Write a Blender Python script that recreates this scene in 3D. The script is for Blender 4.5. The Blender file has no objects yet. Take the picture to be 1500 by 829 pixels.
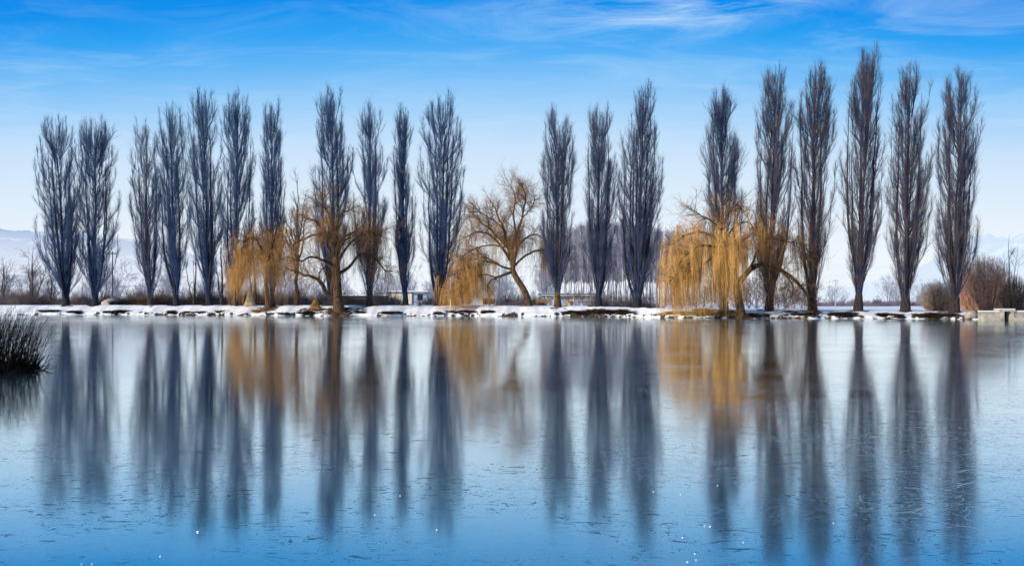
import bpy, math
import numpy as np
from mathutils import Vector, noise as mnoise

scene = bpy.context.scene
COL = scene.collection
F = 1500.0 * 35.0 / 36.0          # focal length in photo pixels
CX, HZ, CAMZ = 750.0, 445.0, 1.6   # image centre column, horizon row, eye height above the ice


def X(px, d): return (px - CX) / F * d
def Z(py, d): return CAMZ - (py - HZ) / F * d


# ------------------------------------------------------------------ object helpers
def tag(o, label=None, cat=None, group=None, kind=None):
    if label: o['label'] = label
    if cat: o['category'] = cat
    if group: o['group'] = group
    if kind: o['kind'] = kind
    return o


def empty(name, loc=(0, 0, 0), rz=0.0):
    o = bpy.data.objects.new(name, None)
    COL.objects.link(o)
    o.location = loc
    o.rotation_euler = (0, 0, rz)
    o.empty_display_size = 0.3
    return o


def thing(name, label, cat, loc=(0, 0, 0), rz=0.0, group=None):
    return tag(empty(name, loc, rz), label, cat, group)


class MB:
    """collects vertices and quads / polygons for one mesh"""
    def __init__(self):
        self.v, self.q, self.n = [], [], 0
        self.polys = []

    def add(self, verts, quads):
        self.v.append(np.asarray(verts, dtype=np.float64).reshape(-1, 3))
        self.q.append(np.asarray(quads, dtype=np.int64).reshape(-1, 4) + self.n)
        self.n += len(self.v[-1])
        return self

    def poly(self, verts, faces):
        self.v.append(np.asarray(verts, dtype=np.float64).reshape(-1, 3))
        for f in faces:
            self.polys.append([i + self.n for i in f])
        self.n += len(self.v[-1])
        return self

    def tubes(self, P, R, S=3):
        P = np.asarray(P, float); R = np.asarray(R, float)
        if P.ndim == 2: P, R = P[None], R[None]
        N, K, _ = P.shape
        if N == 0: return self
        T = np.gradient(P, axis=1)
        T /= np.linalg.norm(T, axis=2, keepdims=True) + 1e-9
        mean = P[:, -1] - P[:, 0]
        mean /= np.linalg.norm(mean, axis=1, keepdims=True) + 1e-9
        ref = np.where(np.abs(mean[:, 2:3]) > 0.8, np.array([[1.0, 0.13, 0]]), np.array([[0.05, 0.1, 1.0]]))
        ref = np.repeat(ref[:, None, :], K, axis=1)
        n1 = np.cross(T, ref); n1 /= np.linalg.norm(n1, axis=2, keepdims=True) + 1e-9
        n2 = np.cross(T, n1)
        a = np.arange(S) * 2 * np.pi / S
        V = (P[:, :, None, :] + R[:, :, None, None] *
             (np.cos(a)[None, None, :, None] * n1[:, :, None, :] + np.sin(a)[None, None, :, None] * n2[:, :, None, :]))
        base = np.arange(N * K * S).reshape(N, K, S)
        nx = np.roll(base, -1, axis=2)
        Q = np.stack([base[:, :-1], nx[:, :-1], nx[:, 1:], base[:, 1:]], axis=-1)
        return self.add(V, Q)

    def box(self, x0, x1, y0, y1, z0, z1):
        v = [(x0, y0, z0), (x1, y0, z0), (x1, y1, z0), (x0, y1, z0), (x0, y0, z1), (x1, y0, z1), (x1, y1, z1), (x0, y1, z1)]
        return self.poly(v, [(0, 3, 2, 1), (4, 5, 6, 7), (0, 1, 5, 4), (1, 2, 6, 5), (2, 3, 7, 6), (3, 0, 4, 7)])

    def mesh(self, name, smooth=True):
        me = bpy.data.meshes.new(name)
        V = np.concatenate(self.v) if self.v else np.zeros((0, 3))
        Q = np.concatenate(self.q) if self.q else np.zeros((0, 4), int)
        pl = self.polys
        nl = Q.size + sum(len(p) for p in pl)
        me.vertices.add(len(V)); me.vertices.foreach_set('co', V.astype(np.float32).ravel())
        me.loops.add(nl); me.polygons.add(len(Q) + len(pl))
        vi = np.concatenate([Q.ravel()] + [np.array(p) for p in pl]).astype(np.int32)
        ls = np.concatenate([np.arange(len(Q)) * 4,
                             Q.size + np.cumsum([0] + [len(p) for p in pl])[:-1] if pl else np.zeros(0)]).astype(np.int32)
        me.loops.foreach_set('vertex_index', vi)
        me.polygons.foreach_set('loop_start', ls)
        me.polygons.foreach_set('use_smooth', np.full(len(me.polygons), smooth))
        me.update(calc_edges=True)
        me.validate()
        return me

    def build(self, name, mat, parent=None, smooth=True, loc=None):
        me = self.mesh(name, smooth)
        me.materials.append(mat)
        o = bpy.data.objects.new(name, me)
        COL.objects.link(o)
        if parent: o.parent = parent
        if loc is not None: o.location = loc
        return o


def copy_thing(root, loc, rz=0.0, scale=(1, 1, 1), label=None, group=None):
    r = root.copy(); COL.objects.link(r)
    r.location = loc; r.rotation_euler = (0, 0, rz); r.scale = scale
    if label: r['label'] = label
    if group: r['group'] = group
    for ch in root.children:
        c = ch.copy(); COL.objects.link(c); c.parent = r
        for g in ch.children:
            d = g.copy(); COL.objects.link(d); d.parent = c
    return r


# ------------------------------------------------------------------ materials
def mat_new(name):
    m = bpy.data.materials.new(name); m.use_nodes = True
    nt = m.node_tree; b = nt.nodes['Principled BSDF']
    return m, nt, b


def noise_mat(name, c0, c1, scale=2.0, rough=0.85, detail=6, stretch=(1, 1, 1), bump=0.0, bump_scale=None, spec=0.25, lo=0.35, hi=0.65):
    m, nt, b = mat_new(name)
    tc = nt.nodes.new('ShaderNodeTexCoord'); mp = nt.nodes.new('ShaderNodeMapping')
    mp.inputs['Scale'].default_value = stretch
    n = nt.nodes.new('ShaderNodeTexNoise'); n.inputs['Scale'].default_value = scale; n.inputs['Detail'].default_value = detail
    r = nt.nodes.new('ShaderNodeValToRGB')
    r.color_ramp.elements[0].position = lo; r.color_ramp.elements[1].position = hi
    r.color_ramp.elements[0].color = (*c0, 1); r.color_ramp.elements[1].color = (*c1, 1)
    L = nt.links.new
    L(tc.outputs['Object'], mp.inputs['Vector']); L(mp.outputs['Vector'], n.inputs['Vector'])
    L(n.outputs['Fac'], r.inputs['Fac']); L(r.outputs['Color'], b.inputs['Base Color'])
    b.inputs['Roughness'].default_value = rough
    b.inputs['Specular IOR Level'].default_value = spec
    if bump:
        bn = nt.nodes.new('ShaderNodeTexNoise'); bn.inputs['Scale'].default_value = bump_scale or scale * 4; bn.inputs['Detail'].default_value = 5
        bp = nt.nodes.new('ShaderNodeBump'); bp.inputs['Strength'].default_value = bump; bp.inputs['Distance'].default_value = 0.05
        L(mp.outputs['Vector'], bn.inputs['Vector']); L(bn.outputs['Fac'], bp.inputs['Height']); L(bp.outputs['Normal'], b.inputs['Normal'])
    return m


M = {}
M['bark_blue'] = noise_mat('bark slate', (0.008, 0.010, 0.020), (0.032, 0.030, 0.038), 3, stretch=(2.5, 2.5, 0.5), bump=0.7)
M['bark_brown'] = noise_mat('bark grey brown', (0.014, 0.012, 0.016), (0.065, 0.048, 0.042), 3, stretch=(2.5, 2.5, 0.5), bump=0.7)
M['bark_lichen'] = noise_mat('bark warm lichen', (0.025, 0.015, 0.010), (0.17, 0.092, 0.036), 4, stretch=(2.5, 2.5, 0.5), bump=0.7)
M['twig_blue'] = noise_mat('poplar twigs slate', (0.026, 0.068, 0.185), (0.080, 0.120, 0.215), 0.6, spec=0.1)
M['twig_mid'] = noise_mat('poplar twigs grey', (0.036, 0.064, 0.155), (0.120, 0.128, 0.180), 0.6, spec=0.1)
M['twig_brown'] = noise_mat('poplar twigs purple brown', (0.042, 0.062, 0.135), (0.170, 0.134, 0.142), 0.6, spec=0.1)
M['willow_bark'] = noise_mat('willow bark', (0.028, 0.018, 0.014), (0.16, 0.095, 0.045), 3, stretch=(2, 2, 0.7), bump=0.8)
M['willow_dark'] = noise_mat('willow dark limb', (0.022, 0.016, 0.014), (0.085, 0.055, 0.035), 3, stretch=(2, 2, 0.7), bump=0.7)
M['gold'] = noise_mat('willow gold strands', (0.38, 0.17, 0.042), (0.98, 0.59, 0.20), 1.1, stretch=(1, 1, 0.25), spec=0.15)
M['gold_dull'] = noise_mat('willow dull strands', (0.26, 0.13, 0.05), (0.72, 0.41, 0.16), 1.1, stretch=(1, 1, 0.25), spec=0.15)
M['strand_shade'] = noise_mat('willow shaded strands', (0.05, 0.035, 0.03), (0.19, 0.11, 0.06), 1.1, stretch=(1, 1, 0.25), spec=0.15)  # strands on the side away from the sun, shade put into the colour
M['willow_twig'] = noise_mat('willow twig', (0.14, 0.068, 0.028), (0.44, 0.22, 0.08), 1.0, spec=0.15)
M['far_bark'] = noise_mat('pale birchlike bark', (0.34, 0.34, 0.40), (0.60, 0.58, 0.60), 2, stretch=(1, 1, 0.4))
M['far_twig'] = noise_mat('far lilac twigs', (0.27, 0.275, 0.34), (0.43, 0.42, 0.47), 0.4, spec=0.05)  # plantation twigs, lightened in colour to carry the haze of distance
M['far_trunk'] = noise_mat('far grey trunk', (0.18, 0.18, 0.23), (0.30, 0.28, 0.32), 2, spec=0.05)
M['scrub_twig'] = noise_mat('scrub twigs', (0.10, 0.085, 0.095), (0.22, 0.17, 0.16), 0.7, spec=0.05)
M['scrub_brown'] = noise_mat('brown scrub twigs', (0.10, 0.070, 0.055), (0.26, 0.17, 0.12), 0.7, spec=0.05)
M['scrub_dark'] = noise_mat('dark scrub twigs', (0.025, 0.025, 0.035), (0.09, 0.07, 0.065), 0.9, spec=0.05)
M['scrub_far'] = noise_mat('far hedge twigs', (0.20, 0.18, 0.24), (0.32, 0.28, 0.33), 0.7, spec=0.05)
M['scrub_pale'] = noise_mat('pale hazed scrub', (0.32, 0.35, 0.44), (0.50, 0.50, 0.57), 0.7, spec=0.05)  # distance haze put into the pale twig colour
M['red_bush'] = noise_mat('red stems', (0.34, 0.165, 0.115), (0.88, 0.54, 0.38), 2.6, spec=0.1)
M['tan_bush'] = noise_mat('tan stems', (0.22, 0.15, 0.12), (0.66, 0.50, 0.38), 2.6, spec=0.1)
M['straw'] = noise_mat('dry straw', (0.26, 0.14, 0.04), (0.62, 0.40, 0.15), 2.0, spec=0.1)
M['gap_pale'] = noise_mat('pale gap straw', (0.62, 0.46, 0.26), (0.85, 0.72, 0.50), 2.0, spec=0.1)  # brightness of a gap between strands, put into the colour
M['grass_dark'] = noise_mat('dark sedge', (0.012, 0.011, 0.012), (0.06, 0.042, 0.028), 2.0, spec=0.1)
M['grass_brown'] = noise_mat('brown sedge', (0.05, 0.032, 0.018), (0.20, 0.12, 0.05), 2.0, spec=0.1)
M['reed'] = noise_mat('reed', (0.005, 0.006, 0.008), (0.026, 0.020, 0.016), 3.0, spec=0.03)
M['rock'] = noise_mat('shore stone', (0.020, 0.020, 0.024), (0.12, 0.10, 0.09), 5, bump=0.6)
M['rock_pale'] = noise_mat('pale stone', (0.30, 0.25, 0.22), (0.62, 0.54, 0.48), 5, bump=0.6)
M['concrete'] = noise_mat('old concrete', (0.26, 0.23, 0.18), (0.60, 0.54, 0.44), 1.6, bump=0.4, lo=0.3, hi=0.7)
M['dark_hole'] = noise_mat('culvert dark', (0.004, 0.004, 0.005), (0.012, 0.011, 0.012), 2)
M['snow'] = noise_mat('settled snow', (0.78, 0.82, 0.90), (0.90, 0.91, 0.93), 2, rough=0.6, bump=0.3)
M['plaster'] = noise_mat('cream plaster', (0.62, 0.55, 0.42), (0.80, 0.73, 0.58), 1.2)
M['plaster_shade'] = noise_mat('blue shaded plaster', (0.30, 0.35, 0.45), (0.40, 0.45, 0.55), 1.2)  # blue of the shaded hut end, put into the plaster colour
M['wall_dark'] = noise_mat('dark boards', (0.06, 0.05, 0.045), (0.13, 0.10, 0.08), 2, stretch=(3, 3, 0.4))
M['roof_edge'] = noise_mat('roof edge', (0.03, 0.04, 0.06), (0.06, 0.07, 0.09), 3)
M['window'] = noise_mat('window glass', (0.012, 0.016, 0.022), (0.03, 0.035, 0.045), 2, rough=0.12, spec=0.5)
M['orange'] = noise_mat('orange brick red board', (0.45, 0.10, 0.04), (0.62, 0.18, 0.07), 3)
M['yellow'] = noise_mat('yellow paint', (0.72, 0.42, 0.03), (0.85, 0.55, 0.06), 3)
M['wood'] = noise_mat('weathered wood', (0.16, 0.08, 0.03), (0.36, 0.20, 0.08), 3, stretch=(0.5, 3, 3))
M['pole_white'] = noise_mat('pale painted steel', (0.55, 0.54, 0.52), (0.72, 0.70, 0.66), 3)
M['pole_dark'] = noise_mat('dark timber pole', (0.03, 0.035, 0.05), (0.09, 0.08, 0.09), 3)
M['iron'] = noise_mat('dark iron', (0.01, 0.012, 0.016), (0.03, 0.03, 0.035), 3, rough=0.5)
M['cloth_red'] = noise_mat('faded red board', (0.42, 0.07, 0.09), (0.58, 0.14, 0.15), 3)
M['ice_chip'] = noise_mat('ice chip', (0.85, 0.88, 0.92), (0.95, 0.96, 0.98), 3, rough=0.35)


# ------------------------------------------------------------------ world, sun, camera
SUN_AZ = math.radians(-128)      # measured from +Y towards +X: behind the camera, well to the left
SUN_EL = math.radians(24)
world = bpy.data.worlds.new('World'); scene.world = world; world.use_nodes = True


def build_world():
    nt = world.node_tree; N = nt.nodes; L = nt.links.new
    bg = N['Background']; bg.inputs['Strength'].default_value = 0.1
    sky = N.new('ShaderNodeTexSky'); sky.sky_type = 'NISHITA'; sky.sun_disc = False
    sky.sun_elevation = SUN_EL; sky.sun_rotation = SUN_AZ; sky.altitude = 200; sky.air_density = 1.2; sky.dust_density = 0.4
    tc = N.new('ShaderNodeTexCoord'); sp = N.new('ShaderNodeSeparateXYZ'); L(tc.outputs['Generated'], sp.inputs[0])

    def math_(op, a, b=None, c=None, clamp=False):
        n = N.new('ShaderNodeMath'); n.operation = op; n.use_clamp = clamp
        for i, v in enumerate((a, b, c)):
            if v is None: continue
            if isinstance(v, (int, float)): n.inputs[i].default_value = v
            else: L(v, n.inputs[i])
        return n.outputs[0]
    z = math_('MAXIMUM', sp.outputs['Z'], 0.0)
    # clear-air colour by elevation (multiplied by 10 to sit at Nishita's scale)
    rp = N.new('ShaderNodeValToRGB'); cr = rp.color_ramp; cr.interpolation = 'LINEAR'
    stops = [(0.0, (0.88, 0.93, 0.985)), (0.05, (0.88, 0.935, 0.99)), (0.10, (0.76, 0.87, 0.985)), (0.152, (0.60, 0.78, 0.98)),
             (0.20, (0.32, 0.62, 0.965)), (0.237, (0.12, 0.47, 0.94)), (0.265, (0.022, 0.36, 0.91)), (0.292, (0.0, 0.28, 0.86)), (0.335, (0.0, 0.22, 0.80)), (0.55, (0.05, 0.19, 0.52)), (1.0, (0.13, 0.25, 0.46))]  # topmost stops, out of view, paled to whiten the light on the snow
    while len(cr.elements) < len(stops): cr.elements.new(0.5)
    for e, (p, c) in zip(cr.elements, stops): e.position = p; e.color = (*c, 1)
    # lens darkening towards the sides, put into the sky colour
    az = math_('ARCTAN2', sp.outputs['X'], sp.outputs['Y'])
    sa = math_('SINE', az)      # the sky is bluer to either side, away from the pale middle
    L(math_('MULTIPLY', z, math_('MULTIPLY_ADD', math_('MULTIPLY', sa, sa), 0.85, 1.0)), rp.inputs['Fac'])
    sc10 = N.new('ShaderNodeVectorMath'); sc10.operation = 'SCALE'; L(rp.outputs['Color'], sc10.inputs[0]); sc10.inputs['Scale'].default_value = 10.0
    mx = N.new('ShaderNodeMix'); mx.data_type = 'RGBA'; mx.inputs['Factor'].default_value = 0.985
    L(sky.outputs['Color'], mx.inputs[6]); L(sc10.outputs[0], mx.inputs[7])
    # cirrus: noise on a high cloud plane, stretched along x
    inv = math_('DIVIDE', 1.0, math_('ADD', z, 0.06))
    cx = math_('MULTIPLY', sp.outputs['X'], inv); cy = math_('MULTIPLY', sp.outputs['Y'], inv)
    cv = N.new('ShaderNodeCombineXYZ'); L(cx, cv.inputs[0]); L(cy, cv.inputs[1])
    mp = N.new('ShaderNodeMapping'); mp.inputs['Scale'].default_value = (0.8, 1.35, 1); mp.inputs['Rotation'].default_value = (0, 0, 0.22)
    L(cv.outputs[0], mp.inputs['Vector'])
    n1 = N.new('ShaderNodeTexNoise'); n1.inputs['Scale'].default_value = 2.1; n1.inputs['Detail'].default_value = 10; n1.inputs['Roughness'].default_value = 0.62; n1.inputs['Distortion'].default_value = 0.9
    L(mp.outputs['Vector'], n1.inputs['Vector'])
    n2 = N.new('ShaderNodeTexNoise'); n2.inputs['Scale'].default_value = 0.45; n2.inputs['Detail'].default_value = 3
    L(mp.outputs['Vector'], n2.inputs['Vector'])
    wisps = math_('MULTIPLY', math_('MULTIPLY_ADD', n1.outputs['Fac'], 3.6, -1.65, True), math_('MULTIPLY_ADD', n2.outputs['Fac'], 3.2, -1.05, True))
    band = math_('MULTIPLY_ADD', z, -3.2, 1.0, True)

    def gauss(v, c, s):
        t = math_('DIVIDE', math_('SUBTRACT', v, c), s)
        return math_('EXPONENT', math_('MULTIPLY', math_('MULTIPLY', t, t), -1.0))
    # the long feather of cirrus high on the right of the middle
    feather = math_('MULTIPLY', gauss(az, 0.17, 0.16), gauss(z, math_('MULTIPLY_ADD', az, 0.01, 0.279), 0.017))
    feather = math_('MULTIPLY', feather, math_('MULTIPLY_ADD', n1.outputs['Fac'], 4.0, -1.45, True))
    veil = math_('MULTIPLY', math_('MULTIPLY_ADD', n1.outputs['Fac'], 2.6, -0.95, True), math_('MULTIPLY', gauss(z, 0.20, 0.075), 0.30))
    wisps = math_('ADD', wisps, veil)
    tot = math_('ADD', math_('MULTIPLY', math_('MULTIPLY', wisps, math_('MULTIPLY_ADD', z, -1.2, 1.0, True)), 0.50), math_('MULTIPLY', feather, 0.75), None, True)
    cl = N.new('ShaderNodeMix'); cl.data_type = 'RGBA'; cl.inputs[7].default_value = (6.2, 8.2, 10.0, 1)
    L(tot, cl.inputs['Factor']); L(mx.outputs[2], cl.inputs[6])
    L(cl.outputs[2], bg.inputs['Color'])


build_world()
sun = bpy.data.lights.new('sun', 'SUN'); sun.energy = 4.3; sun.angle = math.radians(0.5); sun.color = (1.0, 0.90, 0.76)
so = bpy.data.objects.new('sun', sun); COL.objects.link(so)
sd = Vector((math.sin(SUN_AZ) * math.cos(SUN_EL), math.cos(SUN_AZ) * math.cos(SUN_EL), math.sin(SUN_EL)))
so.rotation_euler = sd.to_track_quat('Z', 'Y').to_euler()
so.location = (-60, -60, 60)

cam = bpy.data.cameras.new('camera'); co = bpy.data.objects.new('camera', cam); COL.objects.link(co)
co.location = (0, 0, CAMZ); co.rotation_euler = (math.radians(90), 0, 0)
cam.lens = 35; cam.sensor_width = 36; cam.shift_y = (HZ - 414.5) / 1500.0
cam.clip_start = 0.1; cam.clip_end = 60000
scene.camera = co
scene.view_settings.view_transform = 'Standard'; scene.view_settings.look = 'None'; scene.view_settings.exposure = 0
scene.render.engine = 'CYCLES'
scene.cycles.max_bounces = 6; scene.cycles.diffuse_bounces = 2; scene.cycles.glossy_bounces = 3
scene.cycles.use_denoising = True
scene.cycles.denoising_prefilter = 'ACCURATE'


# ------------------------------------------------------------------ far shore terrain
_SX = [-170, -75, -50, -24, -5.3, 12.3, 19, 26, 33, 40, 50, 70, 120]
_SY = [150, 146, 141, 130, 129.5, 121, 113, 108.5, 107.5, 106.5, 98.5, 92, 84]


def shore(x):
    x = np.asarray(x, float)
    return np.interp(x, _SX, _SY) + 0.35 * np.sin(x * 0.9 + 1) + 0.25 * np.sin(x * 2.1) + 0.12 * np.sin(x * 5.3 + 2)


def bank_top(x):
    return np.interp(np.asarray(x, float), [-60, 9, 16, 24, 30, 42, 60], [1.38, 1.32, 1.12, 0.86, 0.86, 0.80, 0.66])


def sm(t): t = np.clip(t, 0, 1); return t * t * (3 - 2 * t)


def ground(x, y):
    x = np.asarray(x, float); s = np.asarray(y, float) - shore(x)
    lip = 0.34 * sm((s + 0.25) / 0.8)
    h = -0.5 + 0.5 * sm((s + 2.5) / 2.4) + lip + (bank_top(x) - 0.34) * sm(s / 5.0)
    far = sm((s - 60) / 500)
    return h * (1 - far) + far * 1.0


poplar_specs = [
    # base px, base py, crown centre px, top py, crown width px, s (m behind waterline), seed, style, bark, twig
    (97, 446, 83, 165, 66, 5, 11, dict(stems=5), 'bark_blue', 'twig_blue'),
    (139, 447, 138, 166, 62, 5, 12, dict(stems=4), 'bark_blue', 'twig_blue'),
    (221, 447, 208, 165, 46, 6, 13, dict(stems=3, sparse=0.75), 'bark_brown', 'twig_mid'),
    (259, 447, 248, 146, 46, 5, 14, dict(stems=5), 'bark_blue', 'twig_blue'),
    (307, 446, 297, 126, 51, 5.5, 15, dict(stems=4), 'bark_blue', 'twig_blue'),
    (344, 446, 349, 129, 50, 6, 16, dict(stems=4), 'bark_blue', 'twig_blue'),
    (399, 447, 397, 144, 36, 6, 17, dict(stems=2), 'bark_blue', 'twig_blue'),
    (487, 450, 485, 127, 57, 6, 18, dict(stems=3), 'bark_brown', 'twig_blue'),
    (541, 450, 543, 146, 43, 5, 19, dict(stems=2, sparse=0.85), 'bark_brown', 'twig_blue'),
    (594, 447, 589, 154, 31, 7, 20, dict(stems=2, sparse=0.9), 'bark_blue', 'twig_blue'),
    (643, 447, 649, 129, 64, 6, 21, dict(stems=6), 'bark_blue', 'twig_blue'),
    (817, 449, 817, 144, 47, 4.5, 22, dict(stems=4), 'bark_lichen', 'twig_mid'),
    (877, 448, 879, 148, 46, 6, 23, dict(stems=2, twin=True), 'bark_blue', 'twig_mid'),
    (933, 448, 944, 117, 64, 6, 24, dict(stems=7, low=True), 'bark_blue', 'twig_mid'),
    (1061, 452, 1057, 125, 53, 6, 25, dict(stems=3), 'bark_brown', 'twig_mid'),
    (1127, 455, 1135, 87, 56, 5, 26, dict(stems=4), 'bark_brown', 'twig_brown'),
    (1190, 454, 1199, 83, 56, 5, 27, dict(stems=4), 'bark_brown', 'twig_brown'),
    (1257, 454, 1267, 69, 55, 5, 28, dict(stems=5), 'bark_brown', 'twig_brown'),
    (1326, 455, 1335, 82, 59, 5, 29, dict(stems=4), 'bark_brown', 'twig_brown'),
    (1398, 458, 1411, 97, 60, 4.5, 30, dict(stems=5), 'bark_brown', 'twig_brown'),
]


def place(px, s):
    """world x, depth of a spot s metres behind the waterline, seen in column px"""
    d = 125.0
    for _ in range(30):
        d = float(shore(X(px, d))) + s
    return X(px, d), d


tree_spots = [(*place(sp[0], sp[5]), 1.25) for sp in poplar_specs]
WILLOW_SPOTS = [(*place(392, 3.5), 2.5), (*place(496, 1.8), 3.0), (*place(774, 7.0), 2.6), (*place(1085, 0.5), 2.2)]
tree_spots += WILLOW_SPOTS


def fbm(x, y, sc, oct_=4):
    out = np.empty(len(x))
    for i in range(len(x)):
        out[i] = mnoise.fractal(Vector((x[i] * sc, y[i] * sc, 3.7)), 0.6, 2.1, oct_)
    return out


def build_terrain():
    xs = np.concatenate([-np.geomspace(4000, 102, 30), np.arange(-100, 72, 0.28), np.geomspace(72.5, 4000, 32)])
    ss = np.concatenate([np.arange(-3.0, -0.4, 0.5), np.arange(-0.4, 9, 0.22), np.geomspace(9.3, 12000, 60)])
    Xg, Sg = np.meshgrid(xs, ss, indexing='ij')
    Yg = shore(Xg) + Sg
    Zg = ground(Xg, Yg)
    fx, fy, fs = Xg.ravel(), Yg.ravel(), Sg.ravel()
    n1 = np.zeros(len(fx)); n2 = np.zeros(len(fx))
    near = fs < 70
    n1[near] = fbm(fx[near], fy[near], 0.45); n2[near] = fbm(fx[near], fy[near], 2.3, 3)
    amp = np.interp(fs, [-1, 0, 1.5, 5, 10, 60, 70], [0, 0.07, 0.09, 0.07, 0.05, 0.05, 0])
    z = Zg.ravel() + amp * (n1 * 1.0 + n2 * 0.45)
    # bare earth: under trees, and broken patches low on the bank
    dirt = np.zeros(len(fx))
    for tx, ty, r in tree_spots:
        q = np.hypot((fx - tx), (fy - ty) * 0.8) / r
        dirt = np.maximum(dirt, 1.25 - q)
    low = np.interp(fs, [-0.3, 0.1, 0.7, 2.0, 4.0], [0.7, 0.35, -0.2, -0.35, -0.6])
    dirt = np.maximum(dirt + n1 * 0.35 + n2 * 0.25, low + n1 * 0.6 + n2 * 0.4)
    # brown slips of soil that photograph dark: (px0, px1, s0, s1)
    for p0, p1, s0, s1 in [(850, 925, 0, 3.6), (828, 862, 0, 1.4), (1212, 1250, 0, 1.6), (430, 520, 1.5, 3.5), (1150, 1195, 2.6, 4.2), (1090, 1135, 0, 2.5), (160, 182, 0, 1.2)]:
        a, b = place(p0, 1)[0], place(p1, 1)[0]
        k = np.minimum(np.minimum(fx - a, b - fx) / 0.8, np.minimum(fs - s0 + 0.3, s1 - fs) / 0.5)
        dirt = np.maximum(dirt, np.clip(k, -1, 0.75) + n1 * 0.5 + n2 * 0.3)
    dirt -= 0.14
    dirt[fs > 25] = 0
    dirt = np.clip(dirt, 0, 1)
    z -= 0.05 * dirt * (fs > 0.3)
    V = np.stack([fx, fy, z], 1)
    nx, ns = Xg.shape
    idx = np.arange(nx * ns).reshape(nx, ns)
    Q = np.stack([idx[:-1, :-1], idx[1:, :-1], idx[1:, 1:], idx[:-1, 1:]], -1)
    mb = MB().add(V, Q)
    m, nt, b = mat_new('snow over earth')
    N, L = nt.nodes, nt.links.new
    at = N.new('ShaderNodeAttribute'); at.attribute_name = 'dirt'
    tc = N.new('ShaderNodeTexCoord')
    n = N.new('ShaderNodeTexNoise'); n.inputs['Scale'].default_value = 3.5; n.inputs['Detail'].default_value = 8; n.inputs['Roughness'].default_value = 0.7
    L(tc.outputs['Object'], n.inputs['Vector'])
    ad = N.new('ShaderNodeMath'); ad.operation = 'MULTIPLY_ADD'; L(n.outputs['Fac'], ad.inputs[0]); ad.inputs[1].default_value = 1.2; ad.inputs[2].default_value = -0.6
    sm_ = N.new('ShaderNodeMath'); sm_.operation = 'ADD'; L(ad.outputs[0], sm_.inputs[0]); L(at.outputs['Fac'], sm_.inputs[1])
    st = N.new('ShaderNodeMapRange'); st.interpolation_type = 'SMOOTHSTEP'; L(sm_.outputs[0], st.inputs['Value']); st.inputs['From Min'].default_value = 0.42; st.inputs['From Max'].default_value = 0.58
    n2_ = N.new('ShaderNodeTexNoise'); n2_.inputs['Scale'].default_value = 1.3; n2_.inputs['Detail'].default_value = 9; L(tc.outputs['Object'], n2_.inputs['Vector'])
    rd = N.new('ShaderNodeValToRGB'); e = rd.color_ramp.elements
    e[0].position = 0.35; e[0].color = (0.022, 0.016, 0.014, 1); e[1].position = 0.68; e[1].color = (0.17, 0.095, 0.045, 1)
    L(n2_.outputs['Fac'], rd.inputs['Fac'])
    mx = N.new('ShaderNodeMix'); mx.data_type = 'RGBA'; mx.inputs[6].default_value = (0.88, 0.885, 0.90, 1)
    L(st.outputs[0], mx.inputs['Factor']); L(rd.outputs['Color'], mx.inputs[7]); L(mx.outputs[2], b.inputs['Base Color'])
    b.inputs['Roughness'].default_value = 0.75; b.inputs['Specular IOR Level'].default_value = 0.2
    bp = N.new('ShaderNodeBump'); bp.inputs['Strength'].default_value = 0.6; bp.inputs['Distance'].default_value = 0.08
    L(n.outputs['Fac'], bp.inputs['Height']); L(bp.outputs['Normal'], b.inputs['Normal'])
    o = mb.build('snowy_ground', m)
    a = o.data.attributes.new('dirt', 'FLOAT', 'POINT'); a.data.foreach_set('value', dirt.astype(np.float32))
    tag(o, kind='structure')


build_terrain()


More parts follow.
